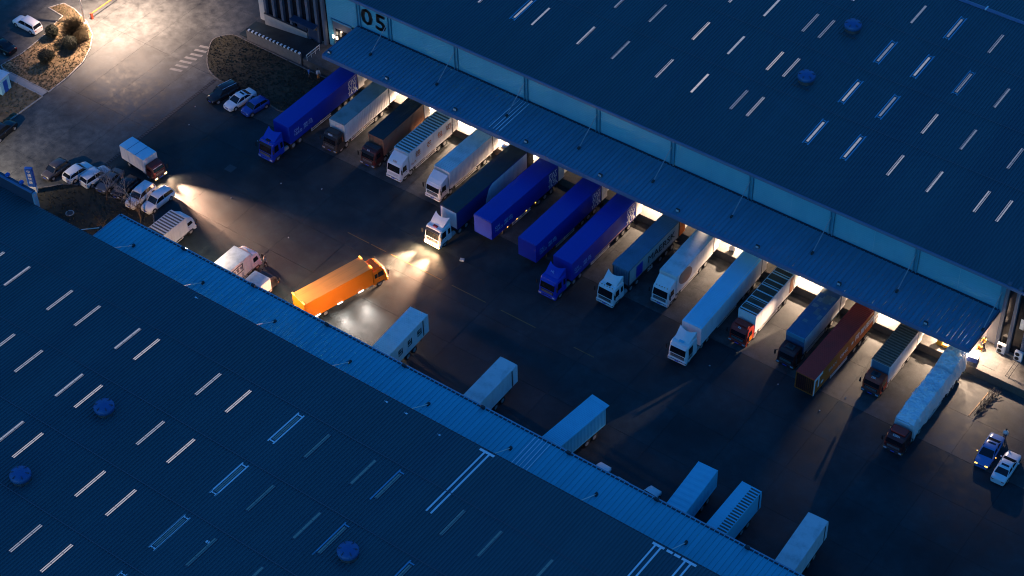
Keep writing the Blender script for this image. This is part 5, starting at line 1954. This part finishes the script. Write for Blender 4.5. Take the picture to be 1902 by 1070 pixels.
leaf_ball('spiky_bush', 'big dark spiky bush by the lamp post on the left lawn', -84.3, 3.6, 1.8, 1.5, K['leafgold'], 6500, .14, spiky=1, seed=3)
leaf_ball('round_bush', 'dark clipped round bush nearest the parking bays on the left lawn', -87.4, 2.0, .98, 1.15, K['leaf'], 2600, .09, seed=4)
leaf_ball('round_bush', 'dark clipped round bush just below the big spiky bush', -83.4, 1.55, 1.05, 1.25, K['leaf'], 2800, .09, seed=5)
leaf_ball('round_bush', 'dark clipped round bush lowest on the left lawn', -83.95, -2.7, 1.08, 1.3, K['leaf'], 2800, .09, seed=6)
leaf_ball('small_shrub', 'small wispy shrub in the middle of the left lawn', -85.0, .4, .5, .55, K['leafdk'], 420, .09, spiky=1, seed=7, cat='shrub')
leaf_ball('small_shrub', 'small wispy shrub beside the lowest round bush', -84.4, -1.25, .45, .5, K['leafdk'], 380, .09, spiky=1, seed=8, cat='shrub')


def bare_tree(label, x, y, H, spread, seed, m, lean=(0, 0), depth=5):
    t = thing('bare_tree', label, 'tree', (x, y, .1))
    rr = random.Random(seed)
    tk, br = MB(), MB()

    def grow(p, d, ln, r, k):
        q = p + d * ln
        (tk if k == 0 else br).tube(p, q, r, r * .68, n=7 if k < 2 else 4)
        if k >= depth:
            return
        for i in range(3 if k < 2 else rr.choice((2, 3))):
            nd = (d + Vector((rr.uniform(-1, 1), rr.uniform(-1, 1), rr.uniform(-.25, .55))) * spread).normalized()
            st = p + d * ln * rr.uniform(.55, 1)
            grow(st, nd, ln * rr.uniform(.62, .86), r * .6, k + 1)
    grow(Vector((0, 0, -.1)), Vector((lean[0], lean[1], 1)).normalized(), H * .32, .085, 0)
    tk.build('trunk', K['bark'], t)
    br.build('crown', m, t)
    return t


bare_tree('leafless tree whose crown hangs over the dark cars left of the row end', -57.0, -18.6, 6.2, .62, 21, K['twigpale'], (.05, .25), 7)
bare_tree('leafless tree with pale twigs over the white car second from the right', -53.2, -18.2, 6.0, .60, 32, K['twigpale'], (0, .25), 7)
bare_tree('leafless tree with warm lit twigs at the canopy corner beside the striped roof truck', -49.8, -19.8, 5.0, .7, 43, K['twig'], (.1, .15), 6)
bare_tree('small leafless reddish tree at the left tip of the near canopy', -51.2, -23.6, 4.2, .75, 54, K['twig'])

# ------------------------------------------------------------------ sign pillar, kiosk, litter
t = thing('sign_pillar', 'slim blue and white sign pillar at the tip of the corner lawn', 'sign', (-65.9, -22.8, 0), rad(30))
MB().cbox(-.5, .5, -.22, .22, 0, 1.15, .03).build('base', K['white'], t)
MB().cbox(-.5, .5, -.22, .22, 1.152, 4.3, .04).build('panel', K['sign'], t)
for i, s in enumerate(('中', '通', '快', '递')):
    put_text(s, (0, -.225, 3.75 - i * .62), (1, 0, 0), (0, 0, 1), .52, K['txtwh'], t)
t = thing('guard_booth', 'pale blue guard booth cut off by the left edge', 'booth', (-85.3, -10.4, 0), rad(8))
MB().cbox(-1.3, 1.3, -1.0, 1.0, 0, 2.5, .04).build('wall', K['blueroof'], t)
MB().cbox(-1.45, 1.45, -1.15, 1.15, 2.51, 2.66, .03).build('roof', K['palebox'], t)
MB().box(-.8, .8, -1.02, -.99, 1.1, 1.9).build('window', K['glass'], t)
MB().box(1.29, 1.32, -.4, .4, .1, 2.0).build('door', K['sign'], t)
t = thing('paper_box', 'small white paper box lying before the truck with lit headlamps', 'box', (-12.4, -1.3, 0), rad(20))
MB().cbox(-.28, .28, -.2, .2, 0, .22, .01).build('carton', K['paper'], t)
MB().box(-.27, .27, .0, .19, .221, .235).build('flap', K['paper'], t)
rr = random.Random(9)
for i, (x, y) in enumerate(((-40.5, -3.2), (-35.4, -1.0), (-33.0, -10.5), (-44, -9), (22.4, 1.0), (38.0, 5.6), (36.5, 2.2), (-48.6, 1.5), (-58.5, -1.2), (-60.4, 2.1), (30.5, 3.0))):
    b = MB()
    pts = [(rr.uniform(.6, 1.2) * .10 * math.cos(a * 1.05) * (1.5 if a % 2 else 1), rr.uniform(.6, 1.2) * .10 * math.sin(a * 1.05)) for a in range(6)]
    b.loft([[(px, py, .012 + .01 * (k % 2)) for k, (px, py) in enumerate(pts)], [(px * .8, py * .8, .04 + .03 * (k % 3)) for k, (px, py) in enumerate(pts)]])
    o = b.build('litter_scrap', K['paper'], None, (x, y, 0), rr.uniform(0, 6))
    tag(o, 'scrap of pale litter lying on the dark yard floor', 'litter', 'litter scraps on the yard')
